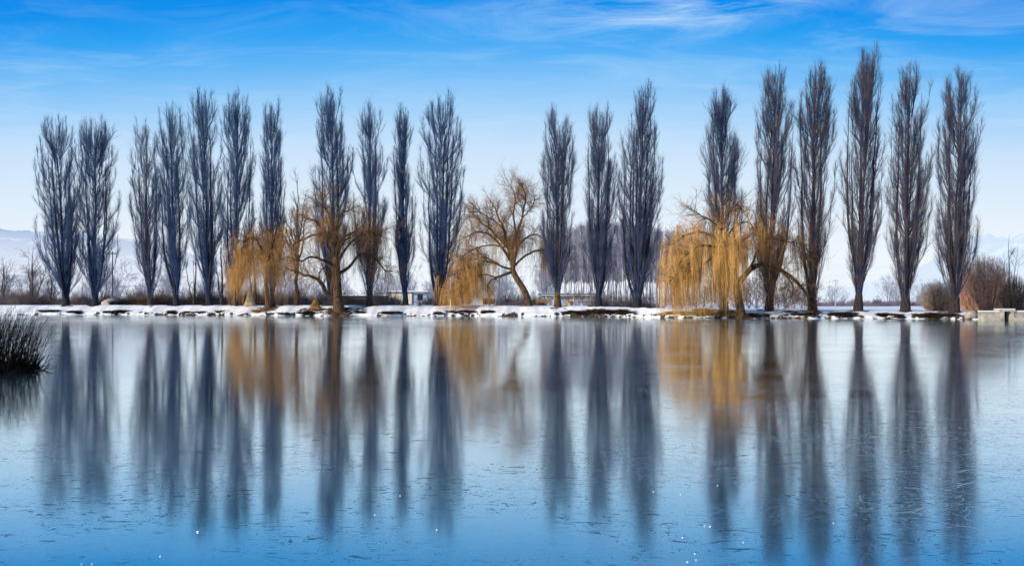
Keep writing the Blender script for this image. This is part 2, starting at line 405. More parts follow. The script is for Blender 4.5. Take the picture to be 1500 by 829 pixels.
def build_ice():
    mb = MB()
    mb.poly([(-600, -60, 0), (600, -60, 0), (600, 260, 0), (-600, 260, 0)], [(0, 1, 2, 3)])
    m, nt, b = mat_new('lake ice'); N, L = nt.nodes, nt.links.new
    tc = N.new('ShaderNodeTexCoord')
    P = tc.outputs['Object']

    def nz(scale, detail=4, rough=0.55, dist=0.0, stretch=None, rot=0.0):
        n = N.new('ShaderNodeTexNoise'); n.inputs['Scale'].default_value = scale; n.inputs['Detail'].default_value = detail
        n.inputs['Roughness'].default_value = rough; n.inputs['Distortion'].default_value = dist
        if stretch:
            mp = N.new('ShaderNodeMapping'); mp.inputs['Scale'].default_value = stretch; mp.inputs['Rotation'].default_value = (0, 0, rot)
            L(P, mp.inputs['Vector']); L(mp.outputs['Vector'], n.inputs['Vector'])
        else: L(P, n.inputs['Vector'])
        return n.outputs['Fac']

    def mr(v, a, b_, c=0.0, d=1.0):
        n = N.new('ShaderNodeMapRange'); n.interpolation_type = 'SMOOTHSTEP'; L(v, n.inputs['Value'])
        for k, q in zip(('From Min', 'From Max', 'To Min', 'To Max'), (a, b_, c, d)): n.inputs[k].default_value = q
        return n.outputs[0]

    def mt(op, a, b_):
        n = N.new('ShaderNodeMath'); n.operation = op
        for i, v in enumerate((a, b_)):
            if isinstance(v, (int, float)): n.inputs[i].default_value = v
            else: L(v, n.inputs[i])
        return n.outputs[0]
    big = nz(0.11, 3)
    # short dark scratches / needles, two directions
    fl1 = mr(nz(9, 3, 0.6, 1.2, (0.55, 1.5, 1), 0.25), 0.595, 0.66)
    fl2 = mr(nz(14, 3, 0.6, 1.6, (1.3, 0.7, 1), -0.5), 0.61, 0.67)
    patch = mr(nz(0.8, 4), 0.38, 0.60)
    flecks = mt('MULTIPLY', mt('MAXIMUM', fl1, fl2), patch)
    # feathery frost needles: thin curved ridges of distorted noise
    def ridge(v, w):
        return mr(mt('ABSOLUTE', mt('SUBTRACT', v, 0.5), 0), 0.0, w, 1.0, 0.0)
    f1 = ridge(nz(1.0, 2, 0.45, 2.4), 0.012)
    f2 = mt('MAXIMUM', ridge(nz(3.1, 2, 0.45, 2.6, (1, 1.6, 1), 0.6), 0.018), ridge(nz(0.42, 3, 0.5, 1.6, (0.7, 1.3, 1), -0.4), 0.0025))
    fmask = mr(nz(0.28, 3), 0.38, 0.56)
    sx_ = N.new('ShaderNodeSeparateXYZ'); L(P, sx_.inputs[0])
    feather = mt('MULTIPLY', mt('MAXIMUM', f1, f2), mt('MULTIPLY', fmask, mr(sx_.outputs['X'], -0.5, 3.0, 0.25, 1.0)))
    # colour of the ice body
    mxc = N.new('ShaderNodeMix'); mxc.data_type = 'RGBA'
    mxc.inputs[6].default_value = (0.009, 0.054, 0.074, 1); mxc.inputs[7].default_value = (0.020, 0.092, 0.115, 1)
    L(mr(big, 0.35, 0.65), mxc.inputs['Factor'])
    mx2 = N.new('ShaderNodeMix'); mx2.data_type = 'RGBA'; mx2.inputs[7].default_value = (0.004, 0.016, 0.03, 1)
    L(mt('MULTIPLY', flecks, 0.8), mx2.inputs['Factor']); L(mxc.outputs[2], mx2.inputs[6])
    mx3 = N.new('ShaderNodeMix'); mx3.data_type = 'RGBA'; mx3.inputs[7].default_value = (0.42, 0.56, 0.64, 1)
    L(mt('MULTIPLY', feather, 0.75), mx3.inputs['Factor']); L(mx2.outputs[2], mx3.inputs[6])
    L(mx3.outputs[2], b.inputs['Base Color'])
    b.inputs['Specular IOR Level'].default_value = 0.0
    b.inputs['Roughness'].default_value = 0.9
    rg = mt('ADD', mr(big, 0.3, 0.7, 0.062, 0.098), mt('MULTIPLY', mt('MAXIMUM', flecks, feather), 0.08))
    gl = N.new('ShaderNodeBsdfGlossy'); gl.inputs['Color'].default_value = (0.945, 0.995, 0.99, 1); L(rg, gl.inputs['Roughness'])
    lw = N.new('ShaderNodeLayerWeight'); lw.inputs['Blend'].default_value = 0.5
    fr = mt('MINIMUM', mt('MAXIMUM', mt('SUBTRACT', 1.0, mt('MULTIPLY', mt('POWER', mt('SUBTRACT', 1.0, lw.outputs['Facing']), 1.5), 3.2)), 0.05), 0.985)
    fr = mt('MULTIPLY', fr, mt('SUBTRACT', 1.0, mt('MULTIPLY', mt('MAXIMUM', mt('MULTIPLY', flecks, 0.75), mt('MULTIPLY', feather, 0.70)), mr(sx_.outputs['Y'], 7.0, 24.0, 1.0, 0.0))))
    ms = N.new('ShaderNodeMixShader'); L(fr, ms.inputs[0]); L(b.outputs[0], ms.inputs[1]); L(gl.outputs[0], ms.inputs[2])
    L(ms.outputs[0], N['Material Output'].inputs['Surface'])
    # relief
    h = mt('ADD', mt('MULTIPLY', nz(6, 5, 0.6, 0.5, (0.7, 1.3, 1)), 0.05), mt('ADD', mt('MULTIPLY', flecks, 0.05), mt('MULTIPLY', feather, 0.12)))
    bp = N.new('ShaderNodeBump'); bp.inputs['Strength'].default_value = 0.14; bp.inputs['Distance'].default_value = 0.012
    L(h, bp.inputs['Height']); L(bp.outputs['Normal'], b.inputs['Normal']); L(bp.outputs['Normal'], gl.inputs['Normal'])
    tag(mb.build('lake_ice', m, smooth=False), kind='structure')


build_ice()


# ------------------------------------------------------------------ mountains
def build_mountain(name, ridge_px, D, depth, mat, seed, amp, x_ext=None):
    px = np.array([r[0] for r in ridge_px], float); py = np.array([r[1] for r in ridge_px], float)
    u = np.linspace(px[0], px[-1], 320)
    rx = (u - CX) / F * D
    rz = (HZ - np.interp(u, px, py)) / F * D
    vs = np.linspace(0, 1, 90)            # 0 foot, 0.6 ridge, 1 back
    U, V = np.meshgrid(np.arange(len(u)), vs, indexing='ij')
    prof = np.where(V < 0.65, sm(V / 0.65) ** 1.15, 1 - 0.7 * ((V - 0.65) / 0.35))
    x = rx[U]; y = D - depth * (0.65 - V)
    nzv = np.array([mnoise.fractal(Vector((a / D * 14 + seed, c / D * 14, seed * 1.3)), 0.8, 2.1, 6) for a, c in zip(x.ravel(), y.ravel())]).reshape(x.shape)
    z = rz[U] * prof + amp * nzv * np.clip(prof * 1.2, 0, 1) - 15 * (1 - prof)
    idx = np.arange(x.size).reshape(x.shape)
    Q = np.stack([idx[:-1, :-1], idx[1:, :-1], idx[1:, 1:], idx[:-1, 1:]], -1)
    o = MB().add(np.stack([x, y, z], -1), Q).build(name, mat)
    tag(o, kind='structure')


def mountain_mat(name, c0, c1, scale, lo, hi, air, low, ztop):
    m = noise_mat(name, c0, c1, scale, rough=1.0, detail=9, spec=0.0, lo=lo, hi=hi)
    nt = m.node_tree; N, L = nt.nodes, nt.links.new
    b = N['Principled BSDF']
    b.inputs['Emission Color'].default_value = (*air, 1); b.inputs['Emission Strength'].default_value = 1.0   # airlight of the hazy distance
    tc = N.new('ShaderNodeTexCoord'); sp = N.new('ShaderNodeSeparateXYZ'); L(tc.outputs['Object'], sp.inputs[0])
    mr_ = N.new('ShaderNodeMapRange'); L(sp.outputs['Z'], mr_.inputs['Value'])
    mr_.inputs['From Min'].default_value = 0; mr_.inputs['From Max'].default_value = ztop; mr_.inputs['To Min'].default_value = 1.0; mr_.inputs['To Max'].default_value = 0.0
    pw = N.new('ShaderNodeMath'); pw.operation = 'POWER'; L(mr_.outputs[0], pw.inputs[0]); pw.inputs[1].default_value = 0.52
    hz = N.new('ShaderNodeEmission'); hz.inputs['Color'].default_value = (*low, 1)      # haze painted on as a glow, thickest at the foot
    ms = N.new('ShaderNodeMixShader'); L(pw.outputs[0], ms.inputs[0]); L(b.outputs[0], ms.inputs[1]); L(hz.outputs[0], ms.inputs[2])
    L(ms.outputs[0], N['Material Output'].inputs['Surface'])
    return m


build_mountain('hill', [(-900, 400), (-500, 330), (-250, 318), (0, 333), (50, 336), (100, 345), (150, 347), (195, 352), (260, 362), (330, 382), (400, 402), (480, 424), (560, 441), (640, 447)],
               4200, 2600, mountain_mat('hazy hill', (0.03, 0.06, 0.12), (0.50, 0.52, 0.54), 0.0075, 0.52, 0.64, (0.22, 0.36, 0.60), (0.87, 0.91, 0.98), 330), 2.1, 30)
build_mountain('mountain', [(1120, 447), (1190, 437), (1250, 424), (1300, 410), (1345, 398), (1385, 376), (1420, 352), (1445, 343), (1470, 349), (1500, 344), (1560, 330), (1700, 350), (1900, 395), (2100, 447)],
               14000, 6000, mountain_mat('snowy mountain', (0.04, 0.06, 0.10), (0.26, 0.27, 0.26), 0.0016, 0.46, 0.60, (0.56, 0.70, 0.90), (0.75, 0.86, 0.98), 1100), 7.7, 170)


# ------------------------------------------------------------------ branching
def pt(P, i, t):
    K = P.shape[1]
    f = np.clip(t, 0, 0.9999) * (K - 1); k = f.astype(int); a = (f - k)[:, None]
    return P[i, k] * (1 - a) + P[i, k + 1] * a, P[i, k + 1] - P[i, k]


def rad(R, i, t):
    K = R.shape[1]
    f = np.clip(t, 0, 0.9999) * (K - 1); k = f.astype(int); a = f - k
    return R[i, k] * (1 - a) + R[i, k + 1] * a


def unit(v): return v / (np.linalg.norm(v, axis=-1, keepdims=True) + 1e-9)


def spawn(rng, P, R, n, t0, t1, l0, l1, r, K=4, spread=0.5, up=0.6, curl=0.3, taper_len=0.5, fwd=1.0, rmin=0.003, out=None):
    ln = np.linalg.norm(np.diff(P, axis=1), axis=2).sum(1)
    i = rng.choice(len(P), n, p=ln / ln.sum())
    t = t0 + (t1 - t0) * rng.random(n)
    p0, tan = pt(P, i, t); tan = unit(tan)
    rnd = rng.normal(size=(n, 3)); rnd -= (rnd * tan).sum(1, keepdims=True) * tan; rnd = unit(rnd)
    d0 = tan * fwd + rnd * spread * (0.6 + 0.8 * rng.random((n, 1)))
    if out is not None:
        d0 = d0 + out(p0)
    d0 = unit(d0)
    L_ = (l0 + (l1 - l0) * rng.random(n)) * (1 - taper_len * t)
    s = np.linspace(0, 1, K)
    side = rng.normal(size=(n, 3)) * curl
    Pn = np.empty((n, K, 3)); Pn[:, 0] = p0
    d = d0
    for k in range(1, K):
        d = unit(d + np.array([0, 0, up]) / (K - 1) + side / (K - 1) + rng.normal(size=(n, 3)) * curl * 0.5 / (K - 1) ** 0.5)
        Pn[:, k] = Pn[:, k - 1] + d * (L_ / (K - 1))[:, None]
    rr_ = r * (0.7 + 0.6 * rng.random(n)); r0 = np.maximum(np.minimum(rr_, rad(R, i, t) * 0.8), rr_ * 0.6)
    Rn = np.maximum(r0[:, None] * (1 - 0.8 * s[None, :]), rmin * 0.5)
    return Pn, Rn


ENV_Z = [0, 0.05, 0.12, 0.22, 0.35, 0.48, 0.60, 0.72, 0.82, 0.90, 0.96, 1.0]
ENV_W = [0.22, 0.28, 0.45, 0.70, 0.93, 1.0, 0.99, 0.92, 0.80, 0.66, 0.50, 0.28]
ENV_LOW = [0.25, 0.40, 0.70, 0.90, 1.0, 0.98, 0.95, 0.82, 0.66, 0.50, 0.34, 0.15]


def make_poplar(spec, label, group):
    bpx, bpy_, cpx, top, wpx, s, seed, st, bark, twig = spec
    rng = np.random.default_rng(seed)
    x0, d0 = place(bpx, s)
    z0 = float(ground(x0, d0)) - 0.12
    H = Z(top, d0) - z0
    W = wpx / F * d0 / 2 * 1.06
    lean = (cpx - bpx) / F * d0
    root = thing('poplar_tree', label, 'poplar tree', (x0, d0, z0), 0, group)
    leany = rng.normal() * 0.5
    envw = ENV_LOW if st.get('low') else ENV_W

    def env(z): return np.interp(z / H, ENV_Z, envw) * W

    def axis(z):
        f = z / H
        return np.stack([lean * f ** 0.8, leany * f, z], -1)
    # trunk and heavy stems that rise beside it
    K = 18
    zt = np.linspace(0, 1, K) ** 0.9 * H * 0.97
    A = axis(zt); A[:, :2] += np.cumsum(rng.normal(size=(K, 2)) * 0.045, 0) * np.minimum(1, zt / 3)[:, None]
    rb = 0.31 + 0.005 * wpx
    f = zt / H
    Rt = rb * (0.60 * (1 - f) ** 1.5 + 0.55 * np.exp(-zt / 0.9) * 0.7) + 0.012
    tr = MB().tubes(A, Rt, 12)
    ns = st.get('stems', 3)
    SP, SR = [], []
    ph0 = rng.random() * 6.28
    for k in range(ns):
        zb = H * rng.uniform(0.005, 0.12); zz = H * rng.uniform(0.62, 0.93)
        if st.get('twin') and k == 0: zb, zz = 0.02 * H, 0.95 * H
        phi = ph0 + k * 2.4 + rng.normal() * 0.3
        if st.get('twin') and k == 0: phi = 0.1
        q = np.linspace(0, 1, K)
        zs = zb + (zz - zb) * q
        rr = env(np.array([zz * 0.9]))[0] * rng.uniform(0.45, 0.8) if not (st.get('twin') and k == 0) else W * 0.55
        rr_ = rr * (1 - np.exp(-q * 5)) / (1 - math.exp(-5))
        ax = axis(zs)
        ax[:, 0] += rr_ * np.cos(phi); ax[:, 1] += rr_ * np.sin(phi)
        ax[:, :2] += np.cumsum(rng.normal(size=(K, 2)) * 0.05, 0) * np.minimum(1, q * 4)[:, None]
        SP.append(ax); SR.append((rb * rng.uniform(0.24, 0.4)) * (1 - q) ** 1.1 + 0.012)
    SPa, SRa = np.array(SP), np.array(SR)
    tr.tubes(SPa, SRa, 8)
    tr.build('trunk', M[bark], root)
    # limbs: rise steeply, each carrying its own narrow plume
    nl = int((74 + W * 18) * st.get('sparse', 1.0))
    K1 = 9
    zb = H * (0.03 + 0.80 * rng.random(nl) ** 1.05)
    Lz = H * rng.uniform(0.14, 0.30, nl) * (1.15 - 0.5 * zb / H)
    ze = np.minimum(zb + Lz, H * rng.uniform(0.90, 0.985, nl))
    phi = np.arange(nl) * 2.399 + rng.normal(size=nl) * 0.4
    u = np.sqrt(rng.uniform(0.04, 1.15, nl))
    re = env(ze) * u
    rb0 = np.minimum(0.08, re)
    q = np.linspace(0, 1, K1)[None, :]
    zz = zb[:, None] + (ze - zb)[:, None] * q
    rr = rb0[:, None] + (re - rb0)[:, None] * (1 - (1 - q) ** 2.7)
    LP = axis(zz)
    LP[..., 0] += rr * np.cos(phi)[:, None]; LP[..., 1] += rr * np.sin(phi)[:, None]
    LP[..., :2] += np.cumsum(rng.normal(size=(nl, K1, 2)) * 0.05, 1) * (q[..., None] > 0)
    LR = (0.016 + 0.0040 * (ze - zb))[:, None] * (1 - 0.85 * q) + 0.004
    allP = np.concatenate([LP, SPa[:, ::2][:, :K1], A[::2][None, :K1]]) if True else LP
    allR = np.concatenate([LR, SRa[:, ::2][:, :K1], Rt[::2][None, :K1]])
    cr = MB().tubes(LP, LR, 5)
    sp_ = st.get('sparse', 1.0)

    def outdir(p):
        v = p.copy(); v[:, 0] -= lean * np.clip(p[:, 2] / H, 0, 1) ** 0.8; v[:, 2] = 0
        return v / (W + 0.1) * 0.18
    # shoots
    P2, R2 = spawn(rng, allP, allR, int((800 + 290 * W) * sp_), 0.16, 0.98, 1.3, 3.0, 0.016, 6, spread=0.34, up=0.8, curl=0.2, taper_len=0.68, out=outdir)
    cr.tubes(P2, R2, 3)
    allP2 = np.concatenate([P2, LP[:, ::2][:, [0, 1, 2, 3, 4, 4]] * 1.0])
    allR2 = np.concatenate([R2, LR[:, ::2][:, [0, 1, 2, 3, 4, 4]]])
    allP2[len(P2):, 5] += np.array([0, 0, 0.15])
    P3, R3 = spawn(rng, allP2, allR2, int((8200 + 3800 * W) * sp_), 0.08, 1.0, 0.6, 1.45, 0.0088, 4, spread=0.36, up=0.75, curl=0.2, taper_len=0.35)
    cr.tubes(P3, R3, 3)
    P4, R4 = spawn(rng, P3, R3, int((5200 + 2300 * W) * sp_), 0.15, 1.0, 0.4, 0.9, 0.0072, 3, spread=0.45, up=0.5, curl=0.2, taper_len=0.2)
    cr.tubes(P4, R4, 3)
    # upright shoots that crowd the foot of the trunk
    nf = 130 if st.get('low') else int(34 + 8 * W)
    zf = rng.uniform(0.1, 0.16 * H, nf); Lf = rng.uniform(0.10, 0.24, nf) * H
    ph = rng.random(nf) * 6.283; qf = np.linspace(0, 1, 8)[None, :]
    zz_ = zf[:, None] + Lf[:, None] * qf
    r1_ = env((zf + Lf)) * rng.uniform(0.25, 0.95, nf)
    rr_ = 0.22 + (r1_ - 0.22)[:, None] * qf ** 1.15
    FP = axis(zz_); FP[..., 0] += rr_ * np.cos(ph)[:, None]; FP[..., 1] += rr_ * np.sin(ph)[:, None]
    FP[..., :2] += np.cumsum(rng.normal(size=(nf, 8, 2)) * 0.04, 1) * (qf[..., None] > 0)
    FR = rng.uniform(0.02, 0.055, nf)[:, None] * (1 - 0.85 * qf) + 0.003
    cr.tubes(FP, FR, 4)
    P6, R6 = spawn(rng, FP, FR, nf * 9, 0.15, 1.0, 0.7, 2.0, 0.011, 5, spread=0.35, up=0.8, curl=0.2, taper_len=0.3)
    cr.tubes(P6, R6, 3)
    # whiskers low on the trunk
    P5, R5 = spawn(rng, A[:5][None], Rt[:5][None], 70, 0.1, 1.0, 0.6, 2.4, 0.010, 5, spread=1.0, up=1.4, curl=0.3, taper_len=0.1, fwd=0.6)
    cr.tubes(P5, R5, 3)
    cr.build('crown', M[twig], root)
    return root


POP_LABELS = [
    'broad bare poplar at the far left end of the row, crown touching its neighbour',
    'broad bare poplar just left of the thin utility pole, second from the left end',
    'thin sparse poplar just right of the utility pole, overlapping the darker poplar beside it',
    'dark many stemmed poplar close behind the thin sparse one, fourth from the left end',
    'tall dark poplar standing alone in the left row, fifth from the left end',
    'tall poplar rising left of the golden willow curtain, sixth from the left end',
    'narrow poplar whose trunk is hidden behind the leftmost golden willow curtain',
    'tall poplar rising directly out of the dark gnarled willow with the thick trunk',
    'poplar behind the arching right hand branch of the gnarled willow',
    'slimmest poplar, standing in front of the small flat roofed hut',
    'broadest poplar left of the lone domed willow, next to the white lamp post',
    'poplar with warm brown trunk right of the leaning willow and its wooden bench',
    'poplar with two dark parallel trunks in front of the pale plantation',
    'dark plump poplar with a goblet shaped base in front of the pale plantation',
    'poplar rising out of the left half of the large golden willow by the water',
    'tall poplar with brown trunk rising between the arching arms of the golden willow',
    'dark trunked poplar just right of the golden willow, first of the five standing clear',
    'tallest poplar, with a dark bushy foot and earth mound at the right of the row',
    'pale trunked poplar, second from the right end of the row',
    'poplar at the right end of the row beside the red brown thicket',
]
for sp, lb in zip(poplar_specs, POP_LABELS):
    make_poplar(sp, lb, 'bare lombardy poplars in a row along the far bank')


# ------------------------------------------------------------------ willows
def resample(pts, K):
    pts = np.asarray(pts, float)
    # smooth polyline (Catmull-Rom) to K points
    n = len(pts); t = np.linspace(0, n - 1, K); out = []
    for v in t:
        i = min(int(v), n - 2); f = v - i
        p0, p1, p2, p3 = pts[max(i - 1, 0)], pts[i], pts[i + 1], pts[min(i + 2, n - 1)]
        out.append(0.5 * ((2 * p1) + (-p0 + p2) * f + (2 * p0 - 5 * p1 + 4 * p2 - p3) * f * f + (-p0 + 3 * p1 - 3 * p2 + p3) * f ** 3))
    return np.array(out)


def make_willow(label, base, limbs, seed, n2, n3, strands, bark, limb_mat, twig_mat, up2=0.25, l2=(1.4, 3.8), l3=(0.7, 1.9), floor=0.25, extra=None):
    bpx, d = base
    rng = np.random.default_rng(seed)
    x0 = X(bpx, d); z0 = float(ground(x0, d)) - 0.12
    root = thing('willow_tree', label, 'willow tree', (x0, d, z0))

    def loc(p):
        px, py = p[0], p[1]; dy = p[2] if len(p) > 2 else 0.0
        return (X(px, d) - x0, dy, Z(py, d) - z0)
    K = 14
    tr, br = MB(), MB(); LP, LR = [], []
    for j, (pts, ra, rb_) in enumerate(limbs):
        P = resample([loc(p) for p in pts], K)
        if j == 0: P[0, 2] = min(P[0, 2], 0.0)
        else: P[1:] += rng.normal(size=(K - 1, 3)) * np.linspace(0.02, 0.07, K - 1)[:, None]
        q = np.linspace(0, 1, K)
        R = ra + (rb_ - ra) * q
        if j == 0: R = R * (1 + 0.45 * np.exp(-q * 9))
        if j: R = R * 1.15
        (tr if j == 0 else br).tubes(P, R, 10 if j == 0 else 8)
        LP.append(P); LR.append(R)
    tr.build('trunk', M[bark], root)
    LP, LR = np.array(LP[1:]), np.array(LR[1:])
    P2, R2 = spawn(rng, LP, LR, n2, 0.28, 1.0, *l2, 0.030, 7, spread=0.9, up=up2, curl=0.6, taper_len=0.2, fwd=0.8)
    br.tubes(P2, R2, 5)
    br.build('limbs', M[limb_mat], root)
    P3, R3 = spawn(rng, P2, R2, n3, 0.1, 1.0, *l3, 0.013, 5, spread=0.8, up=0.25, curl=0.6, taper_len=0.2)
    tw = MB().tubes(P3, R3, 3)
    P4, R4 = spawn(rng, P3, R3, int(n3 * 2.2), 0.2, 1.0, 0.35, 0.9, 0.0085, 4, spread=0.7, up=0.05, curl=0.5, taper_len=0.2)
    tw.tubes(P4, R4, 3)
    tw.build('crown', M[twig_mat], root)
    # hanging strands: bundles that start on limbs and branches
    src = np.concatenate([P2.reshape(-1, 3), P3[:, ::2].reshape(-1, 3), LP[:, 5:].reshape(-1, 3)])
    for mat, nb, per, (pa, pb), (ta, tb), (la, lb), r, fl in strands:
        xa, xb = X(pa, d) - x0, X(pb, d) - x0
        zt, zb = Z(ta, d) - z0, Z(tb, d) - z0
        ok = src[(src[:, 0] > xa) & (src[:, 0] < xb) & (src[:, 2] < zt) & (src[:, 2] > zb)]
        if len(ok) == 0: print('no source', label, mat); continue
        i = rng.choice(len(ok), nb)
        b0 = ok[i] + rng.normal(size=(nb, 3)) * np.array([0.6, 0.6, 0.35])
        n = nb * per
        off = np.repeat(rng.normal(size=(nb, 3)) * np.array([0.10, 0.10, 0.05]), per, 0)
        p0 = np.repeat(b0, per, 0) + rng.normal(size=(n, 3)) * np.array([0.13, 0.13, 0.12])
        d_out = np.repeat(rng.normal(size=(nb, 2)), per, 0) * 0.42 + rng.normal(size=(n, 2)) * 0.16
        gz = np.array(ground(p0[:, 0] + x0, p0[:, 1] + d)) - z0
        gz = np.maximum(gz, 0.05 - z0)
        avail = p0[:, 2] - gz - fl * rng.random(n)
        Ls = np.minimum(np.repeat(rng.uniform(la, lb, nb), per) * rng.uniform(0.35, 1.1, n), avail)
        keep = Ls > 0.3
        p0, d_out, Ls, off = p0[keep], d_out[keep], Ls[keep], off[keep]; n = len(p0)
        Kst = 6
        q = np.linspace(0, 1, Kst)
        P = np.empty((n, Kst, 3))
        sway = rng.normal(size=(n, 2)) * 0.06
        for k in range(Kst):
            f = q[k]
            P[:, k, :2] = p0[:, :2] + d_out * (1 - (1 - f) ** 2.2) + sway * math.sin(f * 5) + rng.normal(size=(n, 2)) * 0.015
            P[:, k, 2] = p0[:, 2] + 0.30 * math.sin(min(1, f * 2.5) * math.pi) - Ls * f ** 1.15
        R = (r * rng.uniform(0.7, 1.3, n))[:, None] * (1 - 0.55 * q)[None, :]
        MB().tubes(P, R, 3).build('hanging_strands', M[mat], root)
    return root


# the domed willow in the middle
d2 = WILLOW_SPOTS[2][1]
make_willow('domed willow with leaning bare trunk and golden curtain on its left, alone between two poplars', (774, d2), [
    ([(775, 453), (772, 436), (766, 422), (757, 408), (751, 396)], 0.46, 0.36),
    ([(751, 398), (740, 402), (728, 407), (719, 411), (714, 420)], 0.20, 0.05),
    ([(752, 396), (735, 390), (712, 382), (700, 388), (694, 400)], 0.15, 0.04),
    ([(752, 397), (748, 375), (742, 352), (738, 335, 0.4), (730, 318, .8), (722, 300, 1)], 0.28, 0.04),
    ([(750, 385), (735, 362, -.6), (718, 345, -.8), (700, 340, -1), (684, 346, -1)], 0.20, 0.03),
    ([(745, 365), (728, 345, 1), (706, 325, 1.6), (688, 308, 2)], 0.15, 0.03),
    ([(748, 372), (757, 345, -.4), (765, 318, -.8), (770, 290, -1), (764, 272, -1)], 0.20, 0.03),
    ([(757, 345, -.4), (752, 315, .5), (755, 290, 1), (748, 268, 1.4)], 0.13, 0.025),
    ([(765, 320, -.8), (779, 305, -1), (784, 285, -1.5)], 0.09, 0.025),
    ([(752, 392), (766, 378, -.4), (785, 368, -.8), (806, 370, -1), (815, 385, -1.2)], 0.16, 0.035),
    ([(750, 380), (765, 352, 1), (785, 342, 1.8), (802, 352, 2.2), (810, 368, 2.3)], 0.13, 0.03),
    ([(752, 394), (752, 370, 1.5), (748, 350, 3), (742, 345, 4.6)], 0.18, 0.03),
    ([(752, 394), (756, 372, -1.5), (755, 352, -3), (762, 352, -4.6)], 0.18, 0.03),
    ([(738, 335), (722, 322), (705, 312), (692, 300)], 0.08, 0.02),
    ([(728, 407), (712, 402, -.4), (696, 404, -.6), (680, 412, -.8), (670, 425, -.8)], 0.10, 0.03),
    ([(735, 390), (715, 378, 1), (696, 378, 1.6), (678, 388, 2), (664, 404, 2.2)], 0.10, 0.03),
    ([(740, 362), (715, 360, -.6), (692, 366, -.9), (674, 382, -1)], 0.10, 0.03),
    ([(712, 382), (694, 392, .8), (676, 402, 1.2), (662, 418, 1.3)], 0.07, 0.02),
], 101, 480, 8000, [
    ('gold', 90, 7, (652, 682), (404, 446), (2.0, 6.0), 0.013, 0.3),
    ('gold', 170, 6, (678, 724), (378, 435), (2.0, 7.0), 0.012, 0.3),
    ('gold_dull', 70, 7, (662, 700), (365, 420), (0.8, 4.0), 0.009, 1.0),
    ('gold_dull', 210, 6, (676, 752), (320, 410), (1.0, 5.0), 0.009, 1.0),
    ('strand_shade', 190, 6, (752, 818), (325, 430), (0.8, 4.0), 0.009, 1.6),
    ('gold_dull', 30, 5, (740, 812), (350, 430), (2.0, 5.5), 0.010, 1.0),
], 'willow_bark', 'willow_dark', 'willow_twig')

# the big golden willow at the water's edge
d3 = WILLOW_SPOTS[3][1]
make_willow('large golden weeping willow rooted at the water edge, its long branches arching to both sides', (1085, d3), [
    ([(1085, 467), (1084, 450), (1081, 432), (1080, 414)], 0.50, 0.42),
    ([(1080, 418), (1072, 396), (1066, 372, .5), (1062, 345, 1), (1058, 315, 1.4), (1052, 298, 1.6)], 0.32, 0.04),
    ([(1074, 400), (1060, 378, -.8), (1042, 362, -1.4), (1022, 362, -1.8), (1005, 372, -2), (990, 388, -2.2)], 0.20, 0.04),
    ([(1064, 365), (1045, 345, 1), (1024, 338, 1.8), (1002, 348, 2.4), (988, 366, 2.6)], 0.17, 0.035),
    ([(1060, 340), (1042, 322, .4), (1022, 312, .6), (1010, 300, .4)], 0.10, 0.02),
    ([(1048, 372, -1), (1030, 385, -2), (1010, 398, -2.6), (992, 398, -2.8), (975, 412, -3)], 0.13, 0.03),
    ([(1064, 352, 1), (1080, 330, .8), (1098, 325, .4), (1108, 340, .2)], 0.13, 0.03),
    ([(1080, 418), (1090, 404), (1101, 393), (1115, 387), (1129, 389, -.3), (1145, 399, -.8), (1160, 411, -1), (1175, 428, -1.2), (1181, 446, -1.2)], 0.30, 0.12),
    ([(1095, 397), (1106, 382, .4), (1112, 362, .6), (1124, 348, .8), (1138, 350, .8)], 0.14, 0.03),
    ([(1112, 362, .6), (1130, 350, 0), (1152, 354, -.4), (1170, 358, -.6), (1178, 372, -.8)], 0.10, 0.03),
    ([(1078, 405), (1070, 380, -2), (1066, 362, -3.6), (1062, 362, -5.2)], 0.20, 0.03),
    ([(1078, 405), (1078, 382, 2), (1082, 365, 3.8), (1085, 370, 5.4)], 0.20, 0.03),
    ([(1066, 375), (1084, 352, -1), (1100, 345, -1.8), (1116, 358, -2.2)], 0.12, 0.03),
    ([(1145, 399, -.8), (1156, 420, -1.4), (1152, 440, -1.8)], 0.09, 0.03),
    ([(1060, 330, 1.2), (1072, 308, .8), (1084, 300, .6), (1092, 312, .4)], 0.08, 0.02),
], 102, 320, 3200, [
    ('gold', 400, 7, (972, 1072), (318, 425), (1.5, 8.0), 0.013, 0.5),
    ('gold', 90, 7, (1020, 1100), (300, 380), (0.8, 3.5), 0.011, 1.0),
    ('gold', 26, 10, (1060, 1096), (330, 425), (4.0, 8.0), 0.014, 0.4),
    ('gold_dull', 110, 7, (1080, 1150), (320, 420), (1.2, 4.0), 0.011, 1.0),
    ('strand_shade', 100, 7, (1110, 1192), (340, 440), (1.5, 5.0), 0.011, 0.8),
], 'willow_bark', 'willow_dark', 'willow_twig')

